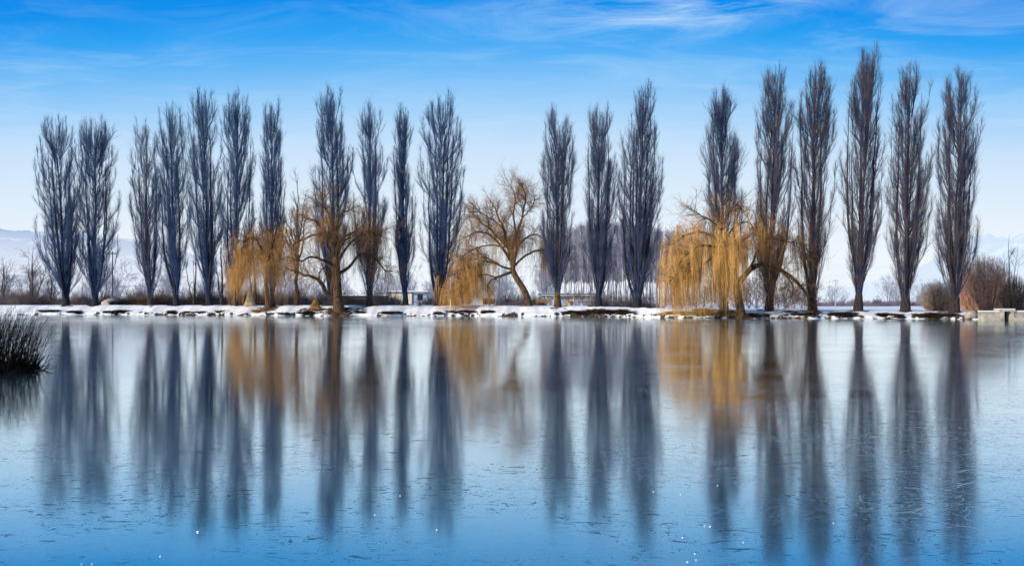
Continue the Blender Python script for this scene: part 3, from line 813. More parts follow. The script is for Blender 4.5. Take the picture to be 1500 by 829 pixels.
# the dark gnarled willow with the thick trunk
d1 = WILLOW_SPOTS[1][1]
make_willow('gnarled willow with the thickest trunk and dark twisted limbs, brown strands on its right', (496, d1), [
    ([(497, 459), (495, 440), (494, 420), (493, 396), (492, 374)], 0.70, 0.46),
    ([(489, 438), (478, 428), (472, 416), (462, 407), (448, 403), (432, 398), (418, 392)], 0.30, 0.08),
    ([(470, 415, 0), (468, 402, -.4), (476, 392, -.6), (484, 396, -.6)], 0.10, 0.04),
    ([(496, 400), (508, 394), (518, 384), (526, 373), (536, 372), (548, 377), (558, 388), (566, 398), (574, 396)], 0.22, 0.05),
    ([(492, 376), (484, 352, .4), (470, 335, .8), (458, 322, 1), (444, 318, 1.2)], 0.22, 0.04),
    ([(490, 360), (478, 345, -.8), (462, 345, -1.2), (446, 352, -1.4), (432, 360, -1.5)], 0.20, 0.04),
    ([(492, 372), (500, 350, .3), (514, 342, .6), (530, 330, .8), (536, 314, 1)], 0.18, 0.03),
    ([(494, 382), (510, 362, -.8), (524, 350, -1.2), (540, 340, -1.4), (554, 346, -1.5)], 0.16, 0.03),
    ([(491, 372), (490, 345), (484, 322, .3), (476, 305, .5), (462, 300, .6)], 0.24, 0.03),
    ([(490, 345), (498, 320, -.6), (510, 310, -1), (524, 312, -1.2)], 0.13, 0.03),
    ([(492, 390), (478, 382, -1.6), (462, 378, -2.6), (448, 384, -3.2), (436, 380, -3.6)], 0.18, 0.04),
    ([(493, 380), (497, 358, 1.8), (506, 345, 3.4), (512, 350, 4.8)], 0.18, 0.03),
    ([(493, 380), (484, 360, -1.8), (488, 345, -3.6), (496, 348, -5)], 0.18, 0.03),
    ([(476, 305, .5), (472, 295, .2), (476, 284, 0)], 0.06, 0.02),
    ([(536, 372), (545, 360, .5), (552, 345, .8), (560, 335, 1)], 0.08, 0.02),
], 103, 380, 3600, [
    ('gold_dull', 34, 6, (480, 512), (300, 420), (1.0, 5.0), 0.009, 0.4),
    ('gold_dull', 130, 6, (420, 485), (300, 410), (0.8, 4.0), 0.010, 1.0),
    ('strand_shade', 130, 6, (510, 582), (330, 405), (1.5, 5.5), 0.010, 0.8),
    ('gold_dull', 24, 5, (524, 566), (312, 360), (0.6, 1.6), 0.010, 1.0),
], 'willow_bark', 'willow_dark', 'willow_twig')

# the low golden willow at the left
d0 = WILLOW_SPOTS[0][1]
make_willow('low golden willow left of the gnarled one, a dense curtain hanging to the bank', (392, d0), [
    ([(393, 453), (391, 432), (390, 412), (393, 396)], 0.34, 0.26),
    ([(392, 400), (382, 380), (370, 368, .4), (358, 372, .8), (349, 388, 1)], 0.18, 0.03),
    ([(393, 398), (398, 372, -.5), (404, 352, -1), (414, 346, -1.2), (424, 360, -1.4)], 0.17, 0.03),
    ([(392, 400), (388, 370, -1.2), (380, 352, -2), (370, 352, -3), (362, 370, -3.6)], 0.16, 0.03),
    ([(393, 398), (404, 382, 1), (416, 376, 1.8), (424, 384, 2.2)], 0.13, 0.03),
    ([(393, 398), (396, 365, .8), (396, 345, 1.4), (390, 335, 1.8)], 0.15, 0.03),
    ([(393, 398), (385, 375, 2), (380, 362, 3.6), (378, 372, 5)], 0.14, 0.03),
    ([(393, 400), (400, 382, -2), (405, 372, -3.8), (408, 384, -5)], 0.14, 0.03),
], 104, 180, 1500, [
    ('gold', 70, 7, (336, 360), (392, 442), (1.5, 5.5), 0.012, 0.3),
    ('gold', 90, 7, (356, 380), (362, 430), (1.5, 6.5), 0.012, 0.3),
    ('gold_dull', 170, 7, (362, 428), (338, 425), (1.5, 7.0), 0.011, 0.3),
    ('gold', 60, 6, (372, 428), (330, 400), (1.0, 4.0), 0.011, 0.6),
], 'willow_bark', 'willow_dark', 'willow_twig')


# ------------------------------------------------------------------ bare trees, thickets, plantation
def bare_tree_parts(seed, H, W, n1, n2, n3, n4, r0, bark, twig, zb0=0.2, stems=1, rise=0.9, tw_r=0.008, fork=0.0):
    rng = np.random.default_rng(seed)
    K = 12; tr = MB(); TP, TR = [], []
    for k in range(stems):
        q = np.linspace(0, 1, K)
        P = np.zeros((K, 3)); P[:, 2] = q * H * (0.93 if k == 0 else rng.uniform(0.6, 0.9))
        P[1:, :2] += np.cumsum(rng.normal(size=(K - 1, 2)) * 0.006 * H, 0)
        if k: 
            a = k * 2.4 + rng.random(); o_ = W * rng.uniform(0.35, 0.75)
            P[:, 0] += np.cos(a) * o_ * q ** 0.8; P[:, 1] += np.sin(a) * o_ * q ** 0.8
            if fork:
                f0 = fork * rng.uniform(0.8, 1.3); top_ = P[-1, 2]
                P[:, 2] = H * f0 + (top_ - H * f0) * q
                P[:, :2] += TP[0][int(f0 * (K - 1)), :2] * (1 - q[:, None])
        R = r0 * (1 if k == 0 else 0.6) * (1 - 0.93 * q) * (1 + 0.4 * np.exp(-q * 14))
        TP.append(P); TR.append(R)
    TP, TR = np.array(TP), np.array(TR)
    tr.tubes(TP, TR, 8)
    P1, R1 = spawn(rng, TP, TR, n1, zb0, 0.95, W * 0.6, W * 1.0, r0 * 0.32, 8, spread=rise, up=0.55, curl=0.35, taper_len=0.5)
    P2, R2 = spawn(rng, P1, R1, n2, 0.2, 1.0, W * 0.22, W * 0.5, r0 * 0.12, 5, spread=0.75, up=0.35, curl=0.35, taper_len=0.3)
    P3, R3 = spawn(rng, P2, R2, n3, 0.15, 1.0, W * 0.08, W * 0.22, tw_r, 4, spread=0.75, up=0.25, curl=0.35, taper_len=0.3)
    cr = MB().tubes(P1, R1, 5).tubes(P2, R2, 3).tubes(P3, R3, 3)
    if n4:
        P4, R4 = spawn(rng, P3, R3, n4, 0.2, 1.0, W * 0.05, W * 0.11, tw_r * 0.7, 3, spread=0.7, up=0.2, curl=0.3)
        cr.tubes(P4, R4, 3)
    return tr, cr


def bare_tree(name, label, cat, px, s, top, wpx, seed, mats, n=(26, 160, 1100, 0), group=None, r0=None, stems=1, zb0=0.2, rise=0.9, tw_r=0.008, fork=0.0):
    x, d = place(px, s); z = float(ground(x, d)) - 0.1
    H = Z(top, d) - z; W = wpx / F * d / 2
    t = thing(name, label, cat, (x, d, z), 0, group)
    tr, cr = bare_tree_parts(seed, H, W, *n, r0 or H * 0.018, *mats, zb0=zb0, stems=stems, rise=rise, tw_r=tw_r, fork=fork)
    tr.build('trunk', M[mats[0]], t); cr.build('crown', M[mats[1]], t)
    return t


bare_tree('bare_tree', 'bare broad tree with golden brown trunk between the two left willows', 'bare tree', 434, 9, 243, 78, 201, ('bark_lichen', 'scrub_twig'), (46, 330, 2200, 2600), r0=0.27, zb0=0.35, rise=0.6, stems=6, fork=0.28)
bare_tree('bare_tree', 'open bare tree with several leaning stems at the far left behind the reeds', 'bare tree', 47, 28, 352, 70, 202, ('scrub_dark', 'scrub_twig'), (22, 150, 900, 900), stems=4, zb0=0.1, r0=0.22)
bare_tree('bare_tree', 'thin bare sapling with split stems between the fifth and sixth poplars', 'bare tree', 325, 8, 330, 34, 203, ('bark_brown', 'scrub_twig'), (16, 90, 500, 500), stems=3, zb0=0.15, r0=0.18, rise=0.6)
bare_tree('bare_tree', 'thin bare tree just right of the sixth poplar, above the golden curtain', 'bare tree', 371, 8, 308, 40, 204, ('bark_blue', 'twig_blue'), (18, 110, 700, 700), stems=2, zb0=0.3, r0=0.2, rise=0.6)
bare_tree('bare_tree', 'bare tree leaning between the fourth and fifth poplars, thin and dark', 'bare tree', 284, 9, 336, 34, 205, ('bark_brown', 'scrub_twig'), (16, 90, 500, 500), stems=3, zb0=0.12, r0=0.16, rise=0.6)

bare_tree('bare_tree', 'grey bare tree leaning out of the left edge of the picture behind the reeds', 'bare tree', 4, 34, 372, 60, 207, ('scrub_dark', 'scrub_twig'), (22, 150, 900, 900), stems=5, zb0=0.08, r0=0.2)
bare_tree('bare_tree', 'small bare tree close against the left side of the first poplar trunk', 'bare tree', 76, 30, 388, 40, 208, ('scrub_dark', 'scrub_twig'), (22, 150, 900, 900), stems=4, zb0=0.08, r0=0.16)

# background plantation: pale trunks in rows
plant_protos = []
rngp = np.random.default_rng(5)
PLG = 'pale plantation trees standing in rows far behind the bank'
PLL = 'slim pale trunked plantation tree with hazy lilac twigs, far behind the bank'
for k in range(4):
    t = thing('plantation_tree', PLL, 'plantation tree', (0, 0, 0), 0, PLG)
    tr, cr = bare_tree_parts(300 + k, 24.0, 3.4, 70, 600, 2600, 0, 0.20, None, None, zb0=0.26, rise=0.7, tw_r=0.026)
    tr.build('trunk', M['far_bark'], t); cr.build('crown', M['far_twig'], t)
    plant_protos.append(t)
used = set()
cells = []
for row, D in enumerate([285, 294, 304, 314, 324, 335]):
    for px in np.arange(796 + row * 2.7, 1026, 10.8 if row < 2 else 12.5):
        cells.append((px + rngp.normal() * 1.2, D + rngp.normal() * 1.5, row))
for i, (px, D, row) in enumerate(cells):
    # the stand is tallest in the middle and drops at its ends
    top = np.interp(px, [800, 830, 860, 900, 950, 985, 1020], [345, 328, 322, 320, 322, 332, 345]) + rngp.normal() * 4
    Hh = Z(top, D) - 1.2
    sc = Hh / 24.0
    k = i % 4
    loc = (X(px, D), D, 1.1 if D < 320 else 1.05)
    if k not in used:
        used.add(k); o = plant_protos[k]; o.location = loc; o.scale = (1, 1, sc); o.rotation_euler.z = rngp.random() * 6.28
    else:
        copy_thing(plant_protos[k], loc, rngp.random() * 6.28, (1, 1, sc))

# hazy trees and scrub behind the poplars
def scatter(protos, name, items, label, group, cat):
    """items: (px, depth, height m, width factor)"""
    seen = {}
    for i, (px, D, Hh, wf, k) in enumerate(items):
        loc = (X(px, D), D, float(ground(X(px, D), D)) - 0.1)
        p = protos[k]
        sc = (Hh / p['h0'] * wf, Hh / p['h0'] * wf, Hh / p['h0'])
        if not p.get('used'):
            p['used'] = 1; p.location = loc; p.scale = sc; p.rotation_euler.z = i * 1.7
            tag(p, label, cat, group)
        else:
            o = copy_thing(p, loc, i * 1.7, sc, label, group)
            o['category'] = cat


def proto_brush(seed, mat, h=3.0, w=2.6, n=150, n2=1100, name='scrub_bush', r=0.018, tw=0.012):
    rng = np.random.default_rng(seed)
    t = empty(name); t['h0'] = h
    K = 6; a = rng.random(n) * 6.283; u = np.sqrt(rng.random(n)); q = np.linspace(0, 1, K)
    b0 = np.stack([np.cos(a) * u * w * 0.7, np.sin(a) * u * w * 0.5], 1)
    lump = 0.65 + 0.35 * np.sin(b0[:, 0] * 2.1 + seed) * np.cos(b0[:, 1] * 1.7)
    hz = h * lump * np.sqrt(np.clip(1 - 0.7 * u ** 2, 0.05, 1)) * rng.uniform(0.4, 1.1, n)
    e0 = b0 * 1.35 + rng.normal(size=(n, 2)) * w * 0.14
    P = np.empty((n, K, 3))
    for k, f in enumerate(q):
        P[:, k, :2] = b0 + (e0 - b0) * f + rng.normal(size=(n, 2)) * 0.05
        P[:, k, 2] = hz * f
    R = rng.uniform(0.6, 1.4, n)[:, None] * r * (1 - 0.8 * q)[None] + 0.004
    MB().tubes(P, R, 3).build('stems', M[mat], t)
    P2, R2 = spawn(rng, P, R, n2, 0.1, 1.0, 0.4, 1.3, tw, 4, spread=0.9, up=0.3, curl=0.35)
    MB().tubes(P2, R2, 3).build('twigs', M[mat], t)
    return t


def proto_scrub(seed, mats, stems=5, n=(40, 260, 1500, 0), h=6.0, w=2.6, tw=0.016, name='scrub_tree'):
    t = empty(name); t['h0'] = h
    tr, cr = bare_tree_parts(seed, h, w, *n, h * 0.016, None, None, zb0=0.05, stems=stems, rise=0.85, tw_r=tw)
    tr.build('trunk', M[mats[0]], t); cr.build('crown', M[mats[1]], t)
    return t


rs = np.random.default_rng(77)
pp = [proto_scrub(400 + k, ('far_trunk', 'scrub_pale'), tw=0.022) for k in range(3)]
items = [(px + rs.normal() * 6, rs.uniform(230, 330), rs.choice([4, 5, 6, 8, 10, 13]) * rs.uniform(0.8, 1.2), rs.uniform(0.8, 1.5), int(rs.integers(3))) for px in np.concatenate([np.arange(-20, 480, 13), np.arange(485, 800, 9)])]
scatter(pp, 'scrub_tree', items, 'pale hazy scrub tree far behind the row of poplars', 'hazy scrub trees behind the left half of the poplar row', 'scrub tree')
pr = [proto_scrub(420 + k, ('far_trunk', 'scrub_pale'), tw=0.024) for k in range(2)]
items = [(px, rs.uniform(380, 480), h, 1.1, i % 2) for i, (px, h) in enumerate([(1222, 10), (1236, 7), (1300, 12), (1312, 15), (1326, 9), (1345, 8), (1356, 13), (1372, 11)])]
scatter(pr, 'field_tree', items, 'faint hazy tree across the snowy field at the right', 'faint trees across the snowy field at the right', 'field tree')
pb = [proto_brush(440 + k, ('scrub_twig', 'scrub_brown', 'scrub_twig', 'scrub_dark')[k], h=(3.0, 2.4, 3.4, 2.2)[k]) for k in range(4)]
for p in pb: p['h0'] = 2.6
items = [(px + rs.normal() * 3, rs.uniform(160, 185), rs.uniform(1.2, 3.8) * (0.7 if px > 800 else 1), rs.uniform(1.0, 1.8), int(rs.integers(4)) if px < 600 else int(rs.integers(2)) * 2) for px in
         np.concatenate([np.arange(-10, 92, 8), np.arange(108, 160, 9), np.arange(190, 480, 8), np.arange(500, 562, 10), np.arange(632, 662, 9), np.arange(735, 795, 9), np.arange(874, 960, 9)])]
scatter(pb, 'scrub_bush', items, 'low brown leafless bush behind the poplar trunks', 'low brown bushes behind the poplar trunks', 'bush')
pv = [proto_scrub(460 + k, ('far_trunk', 'scrub_twig'), stems=7, n=(50, 260, 1300, 0), h=3.0, w=1.8, tw=0.016, name='willow_scrub') for k in range(2)]
items = [(px, rs.uniform(170, 215), rs.uniform(3, 6.5), rs.uniform(0.9, 1.3), i % 2) for i, px in enumerate(np.concatenate([np.arange(1020, 1190, 11), np.arange(830, 1015, 13)]))]
items = [(a, b_, c if a > 1018 else 1.5 + 0.25 * c, e, k) for a, b_, c, e, k in items]
scatter(pv, 'scrub_bush', items, 'purple grey leafless bush behind the golden willow and the plantation edge', 'purple grey bushes behind the golden willow', 'bush')
ph = [proto_brush(480 + k, 'scrub_far', h=2.6, w=2.6, name='hedge_bush', r=0.03, tw=0.025) for k in range(2)]
items = [(px, rs.uniform(330, 360), rs.uniform(2.2, 3.4), 1.3, i % 2) for i, px in enumerate(np.arange(1200, 1372, 8.5))]
scatter(ph, 'hedge_bush', items, 'hedge bush along the far edge of the snowy field', 'hedge bushes along the far edge of the field', 'hedge bush')


# thickets with stems fanning from the ground
def thicket(label, px, s, wpx, top, seed, mat, n=900, n2=3500, dome=True, rr=0.016, depth=1.0):
    rng = np.random.default_rng(seed)
    x, d = place(px, s); z = float(ground(x, d)) - 0.1
    H = Z(top, d) - z; W = wpx / F * d / 2
    t = thing('thicket', label, 'thicket', (x, d, z))
    K = 7; a = rng.random(n) * 6.283; u = np.sqrt(rng.random(n))
    bx = np.stack([np.cos(a) * u * W * 0.55, np.sin(a) * u * W * 0.55 * depth, np.zeros(n)], 1)
    ex = np.stack([np.cos(a) * u * W * 0.95, np.sin(a) * u * W * 0.95 * depth], 1) + rng.normal(size=(n, 2)) * W * 0.08
    hz = H * np.sqrt(np.clip(1 - 0.82 * u ** 2, 0.05, 1)) * rng.uniform(0.80, 0.97, n)
    q = np.linspace(0, 1, K)
    P = np.empty((n, K, 3))
    for k, f in enumerate(q):
        P[:, k, :2] = bx[:, :2] + (ex - bx[:, :2]) * f ** 0.8 + rng.normal(size=(n, 2)) * 0.05
        P[:, k, 2] = hz * f
    R = rng.uniform(0.6, 1.5, n)[:, None] * rr * (1 - 0.8 * q)[None] + 0.003
    st_ = MB().tubes(P, R, 3)
    st_.build('stems', M[mat], t)
    P2, R2 = spawn(rng, P, R, n2, 0.3, 0.98, 0.3, 0.95, 0.010, 4, spread=0.9, up=0.25, curl=0.3)
    MB().tubes(P2, R2, 3).build('twigs', M[mat], t)
    return t


thicket('pale tan thicket left of and behind the last poplar on the right', 1377, 16, 62, 405, 501, 'tan_bush', 600, 5000)
thicket('large red brown thicket right of the last poplar', 1439, 14, 88, 365, 502, 'red_bush', 1100, 14000)
thicket('dark shadowed thicket at the right edge above the concrete culvert', 1488, 10, 46, 398, 503, 'scrub_dark', 500, 3500)  # shaded right end of the bushes, shade put into the dark twig colour
bare_tree('bare_tree', 'tall pale bare saplings rising behind the red brown thicket at the right edge', 'bare tree', 1478, 26, 335, 60, 206, ('far_trunk', 'scrub_pale'), (30, 170, 900, 700), stems=6, zb0=0.1, r0=0.14, rise=0.6, tw_r=0.012)


# ------------------------------------------------------------------ grass tussocks, straw, reeds, stones
def blades(rng, n, rx, ry, h0, h1, lean=0.5, w=0.012, K=5, fall=0.0):
    a = rng.random(n) * 6.283; u = np.sqrt(rng.random(n))
    b = np.stack([np.cos(a) * u * rx, np.sin(a) * u * ry, np.zeros(n)], 1)
    L_ = rng.uniform(h0, h1, n) * (1 - 0.45 * u)
    dirn = np.stack([np.cos(a) * u, np.sin(a) * u], 1) * lean + rng.normal(size=(n, 2)) * lean * 0.4
    q = np.linspace(0, 1, K)
    P = np.empty((n, K, 3))
    for k, f in enumerate(q):
        P[:, k, :2] = b[:, :2] + dirn * L_[:, None] * f ** 1.7
        P[:, k, 2] = L_ * (f - fall * f ** 2.5)
    R = np.full((n, 1), w) * rng.uniform(0.6, 1.3, (n, 1)) * (1 - 0.85 * q)[None]
    return P, R


def tussock_mesh(seed, mat, n=260, rx=0.5, ry=0.4, h=(0.25, 0.6), lean=0.7, w=0.014, fall=0.35):
    rng = np.random.default_rng(seed)
    me = MB().tubes(*blades(rng, n, rx, ry, *h, lean=lean, w=w, fall=fall), 3).mesh('tussock')
    me.materials.append(M[mat])
    return me


def cone_clump(seed, mat, n, r, h):
    rng = np.random.default_rng(seed)
    a = rng.random(n) * 6.283; u = np.sqrt(rng.random(n)); q = np.linspace(0, 1, 5)
    b = np.stack([np.cos(a) * u * r, np.sin(a) * u * r * 0.8], 1)
    e = b * 0.12 + rng.normal(size=(n, 2)) * r * 0.13
    L_ = h * (1 - 0.72 * u) * rng.uniform(0.75, 1.1, n)
    P = np.empty((n, 5, 3))
    for k, f in enumerate(q):
        P[:, k, :2] = b + (e - b) * (f * (1 - 0.72 * u) ** 0.3)[:, None] * 0.8 + rng.normal(size=(n, 2)) * 0.015
        P[:, k, 2] = L_ * f
    me = MB().tubes(P, 0.015 * rng.uniform(0.6, 1.3, (n, 1)) * (1 - 0.7 * q)[None], 3).mesh('clump')
    me.materials.append(M[mat])
    return me


def put(name, me, px, s, label, cat, group=None, scale=(1, 1, 1), rz=0.0, dz=-0.05, z=None):
    x, d = place(px, s)
    o = bpy.data.objects.new(name, me); COL.objects.link(o)
    o.location = (x, d, (float(ground(x, d)) if z is None else z) + dz); o.scale = scale; o.rotation_euler = (0, 0, rz)
    return tag(o, label, cat, group)


rt = np.random.default_rng(9)
dk = [tussock_mesh(600 + k, 'grass_dark', 420, 0.6, 0.45, (0.25, 0.7), 0.9, 0.016) for k in range(3)]
spots = []
for p0, p1, n in [(158, 184, 9), (60, 80, 3), (95, 118, 5), (240, 330, 8), (395, 470, 10), (520, 600, 10), (640, 720, 12), (828, 860, 14), (862, 925, 14), (1095, 1135, 6), (1150, 1195, 5), (1212, 1254, 16), (1288, 1300, 5), (1306, 1322, 5), (1345, 1372, 9), (1385, 1400, 4), (1432, 1440, 3)]:
    spots += [(rt.uniform(p0, p1), rt.uniform(0.1, 1.0) + (rt.uniform(0, 1.2) if n > 11 else 0)) for _ in range(n)]
for i, (px, s) in enumerate(spots):
    k = rt.uniform(0.6, 1.25)
    put('grass_tussock', dk[i % 3], px, s, 'dark sedge tussock poking through the snow at the waterline', 'grass tussock', 'dark tussocks along the waterline', (k * 1.1, k, k * rt.uniform(0.7, 1.2)), rt.random() * 6)
st_m = [tussock_mesh(620 + k, 'straw', 420, 0.6, 0.45, (0.3, 0.75), 0.9, 0.014) for k in range(3)]
spots = [(rt.uniform(960, 1066), rt.uniform(0.2, 1.5)) for _ in range(34)] + [(rt.uniform(1020, 1072), rt.uniform(2.0, 4.0)) for _ in range(14)] + [(rt.uniform(370, 385), rt.uniform(0.2, 1.5)) for _ in range(6)]
for i, (px, s) in enumerate(spots):
    k = rt.uniform(0.6, 1.15)
    put('straw_tussock', st_m[i % 3], px, s, 'straw coloured grass tussock on the bank under a golden willow', 'grass tussock', 'straw tussocks under the golden willows', (k, k, k), rt.random() * 6)
br_m = [tussock_mesh(640 + k, 'grass_brown', 420, 0.7, 0.5, (0.25, 0.7), 0.9, 0.014) for k in range(3)]
spots = []
for sp in poplar_specs:
    spots += [(sp[0] + rt.normal() * 9, sp[5] - 0.4 + rt.normal() * 0.7) for _ in range(4)]
spots += [(rt.uniform(470, 525), rt.uniform(1.0, 3.0)) for _ in range(12)] + [(rt.uniform(1150, 1200), rt.uniform(2.5, 4.5)) for _ in range(8)]
for i, (px, s) in enumerate(spots):
    k = rt.uniform(0.3, 0.65)
    put('grass_tussock', br_m[i % 3], px, s, 'brown grass tuft around the foot of a tree on the bank', 'grass tussock', 'brown grass tufts around the tree feet', (k, k, k), rt.random() * 6)

# a larger straw heap, and a pale cone added for a bright gap
me = cone_clump(660, 'straw', 1500, 0.95, 1.9)
put('straw_clump', me, 462, 2.6, 'golden cone of dry grass left of the thick willow trunk', 'grass clump')
me = cone_clump(661, 'gap_pale', 1500, 0.9, 3.0)
put('straw_clump', me, 366, 4.5, 'pale cream cone added for a bright gap inside the left golden curtain', 'grass clump')
# brushy mound by the utility pole
for px, lb, k in [(182, 'low dark brush mound right of the utility pole', 1.0), (205, 'small brown brush mound left of the thin sparse poplar', 0.8)]:
    me = tussock_mesh(670 + px, 'scrub_dark' if px == 182 else 'grass_brown', 1300, 2.2 * k, 1.4, (0.9, 1.9), 0.45, 0.016, 0.3)
    put('brush_mound', me, px, 10, lb, 'brush mound')


def rock_mesh(seed, mat):
    rng = np.random.default_rng(seed)
    u = np.linspace(0, np.pi, 9); v = np.linspace(0, 2 * np.pi, 15)[:-1]
    U, V = np.meshgrid(u, v, indexing='ij')
    p = np.stack([np.sin(U) * np.cos(V), np.sin(U) * np.sin(V), np.cos(U)], -1)
    r = np.array([1 + 0.55 * mnoise.noise(Vector(q * 1.3) + Vector((seed, 0, 0))) + 0.25 * mnoise.noise(Vector(q * 3.1) + Vector((0, seed, 0))) for q in p.reshape(-1, 3)]).reshape(U.shape)
    p = p * r[..., None] * np.array([1, 0.8, 0.6])
    idx = np.arange(U.size).reshape(U.shape); nx = np.roll(idx, -1, 1)
    Q = np.stack([idx[:-1], nx[:-1], nx[1:], idx[1:]], -1)
    me = MB().add(p, Q).mesh('stone'); me.materials.append(M[mat])
    return me


rk = [rock_mesh(700 + k, 'rock') for k in range(4)]
for i in range(150):
    px = rt.uniform(80, 1440); s = rt.uniform(-0.1, 0.55)
    k = rt.uniform(0.10, 0.30)
    put('shore_stone', rk[i % 4], px, s, 'dark wet stone at the edge of the ice', 'stone', 'dark stones along the waterline', (k * 1.3, k, k), rt.random() * 6, 0.0)
pk = rock_mesh(720, 'rock_pale')
put('boulder', pk, 1424, 0.6, 'pale snow dusted boulder just left of the concrete culvert wall', 'boulder', None, (0.95, 0.7, 0.75), 0.4, 0.1)
pk2 = rock_mesh(721, 'rock_pale')
put('boulder', pk2, 162, 11, 'pale pinkish boulder at the foot of the utility pole', 'boulder', None, (1.3, 0.8, 1.1), 0.2, 0.3)
pk3 = rock_mesh(722, 'rock')
put('boulder', pk3, 1435, 1.0, 'dark rounded boulder above the pale one by the culvert', 'boulder', None, (0.8, 0.6, 0.6), 0.2, 0.15)

# foreground reeds at the left
def build_reeds():
    rng = np.random.default_rng(31)
    cx_, cy_ = -14.55, 23.6
    t = thing('reed_clump', 'dark clump of standing reeds in the ice at the left edge, nearest to the viewer', 'reeds', (cx_, cy_, 0))
    n = 2300
    a = rng.random(n) * 6.283; u = np.sqrt(rng.random(n))
    bx = np.stack([np.cos(a) * u * 3.25, np.sin(a) * u * 1.5], 1)
    edge = np.clip((bx[:, 0] - 2.2) / 1.0, 0, 1)
    L_ = rng.uniform(1.2, 1.92, n) * (1 - 0.25 * edge)
    K = 6; q = np.linspace(0, 1, K)
    ln = rng.normal(size=(n, 2)) * np.array([0.13, 0.12]) + np.stack([0.08 + 0.22 * edge, np.zeros(n)], 1)
    P = np.empty((n, K, 3))
    for k, f in enumerate(q):
        P[:, k, :2] = bx + ln * (L_ * f ** 1.5)[:, None]
        P[:, k, 2] = L_ * (f - 0.10 * f ** 3) - 0.05
    R = (0.0075 * rng.uniform(0.6, 1.35, n))[:, None] * (1 - 0.8 * q)[None]
    MB().tubes(P, R, 3).build('stalks', M['reed'], t)
    # drooping leaves
    P2, R2 = spawn(rng, P, R, 2600, 0.2, 0.9, 0.25, 0.7, 0.007, 5, spread=0.9, up=-0.5, curl=0.3)
    P2[..., 2] = np.maximum(P2[..., 2], 0.01)
    MB().tubes(P2, R2, 3).build('leaves', M['reed'], t)
    # a matted foot of broken stems
    m = 2400
    a = rng.random(m) * 6.283; u = np.sqrt(rng.random(m))
    b0 = np.stack([np.cos(a) * u * 3.4, np.sin(a) * u * 1.65, np.full(m, 0.0)], 1)
    dr = rng.normal(size=(m, 3)) * np.array([1, 1, 0.4]); dr[:, 2] = np.abs(dr[:, 2]) + 0.35
    dr = unit(dr) * rng.uniform(0.15, 0.55, m)[:, None]
    qq = np.linspace(0, 1, 3)
    P3 = b0[:, None] + dr[:, None] * qq[None, :, None]
    MB().tubes(P3, np.full((m, 3), 0.009), 3).build('foot', M['reed'], t)
    # long bent stalks reaching over the ice to the right
    arcs = []
    for (sx, sy, L0, hx, hz) in [(2.9, -.4, 1, 1.5, .75), (2.7, -.2, 1, 1.35, .9), (2.5, .3, 1, 1.2, 1.2), (2.8, .2, 1, 1.0, 1.05), (2.4, -.6, 1, .9, 1.25), (3.0, -.9, 1, 1.15, .08), (3.05, -1.0, 1, .75, .05), (2.6, .5, 1, .7, 1.3)]:
        f = np.linspace(0, 1, 7)
        arcs.append(np.stack([sx + hx * f ** 1.3, sy + 0.1 * f, hz * np.sin(f * 1.75) / math.sin(1.57) + 0.015], 1))
    arcs = np.array(arcs)
    MB().tubes(arcs, np.full(arcs.shape[:2], 0.006) * np.linspace(1.1, 0.4, 7)[None], 3).build('bent_stalks', M['reed'], t)


build_reeds()

# white chips of ice lying on the lake
chips = [rock_mesh(730 + k, 'ice_chip') for k in range(2)]
for i, (px, py) in enumerate([(290, 779), (549, 754), (235, 815), (957, 720), (1051, 711), (1032, 770), (1040, 771), (1000, 787), (1018, 811), (1020, 820), (1089, 794), (1007, 823), (997, 724), (1221, 766), (586, 726), (120, 826), (135, 826), (640, 776)]):
    d = CAMZ * F / (py - HZ)
    o = bpy.data.objects.new('ice_chip', chips[i % 2]); COL.objects.link(o)
    k = (0.011 if i in (0,) else 0.0055) * rt.uniform(0.8, 1.2)
    o.location = (X(px, d), d, k * 0.3); o.scale = (k, k * 1.2, k); o.rotation_euler = (0, 0, i)
    tag(o, 'small white chip of ice lying on the frozen lake', 'ice chip', 'white ice chips scattered on the lake')


# ------------------------------------------------------------------ buildings and small built things
def flat_roof_hut():
    d = 200.0; x0, x1 = X(568, d), X(627, d); zg = 1.25
    t = thing('hut', 'small flat roofed hut with cream wall and blue shaded end behind the slimmest poplar', 'hut', ((x0 + x1) / 2, d, zg))
    w = (x1 - x0) / 2; h = Z(428.5, d) - zg
    xm = X(603, d) - (x0 + x1) / 2
    MB().box(-w + 0.3, xm, 0, 4, 0, h).build('wall', M['plaster'], t, False)
    MB().box(xm + 0.003, w - 0.3, 0.35, 4, 0, h - 0.1).build('side_wall', M['plaster_shade'], t, False)
    rf = MB().box(-w, w, -0.35, 4.3, h, h + 0.14).build('roof', M['roof_edge'], t, False)
    MB().box(-w + 0.02, w - 0.02, -0.33, 4.28, h + 0.142, h + 0.34).build('snow_cap', M['snow'], rf, False)
    wx = X(615, d) - (x0 + x1) / 2
    wn = MB().box(wx - 0.45, wx + 0.45, 0.31, 0.347, h * 0.45, h * 0.8).build('window', M['window'], t, False)
    fr = MB()
    for a, b_, c, e in [(-0.52, 0.52, 0.8, 0.85), (-0.52, 0.52, 0.40, 0.45)]: fr.box(wx + a, wx + b_, 0.28, 0.345, h * c, h * e)
    for a in (-0.52, -0.03, 0.455): fr.box(wx + a, wx + a + 0.065, 0.285, 0.308, h * 0.45, h * 0.8)
    fr.build('frame', M['roof_edge'], wn, False)
    ox = X(583.5, d) - (x0 + x1) / 2
    MB().box(ox - 0.42, ox + 0.42, -0.04, -0.003, 0.1, h * 0.46).build('door', M['orange'], t, False)
    MB().box(-w + 0.32, xm - 0.02, -0.05, -0.003, 0.0, 0.28).build('plinth', M['wall_dark'], t, False)


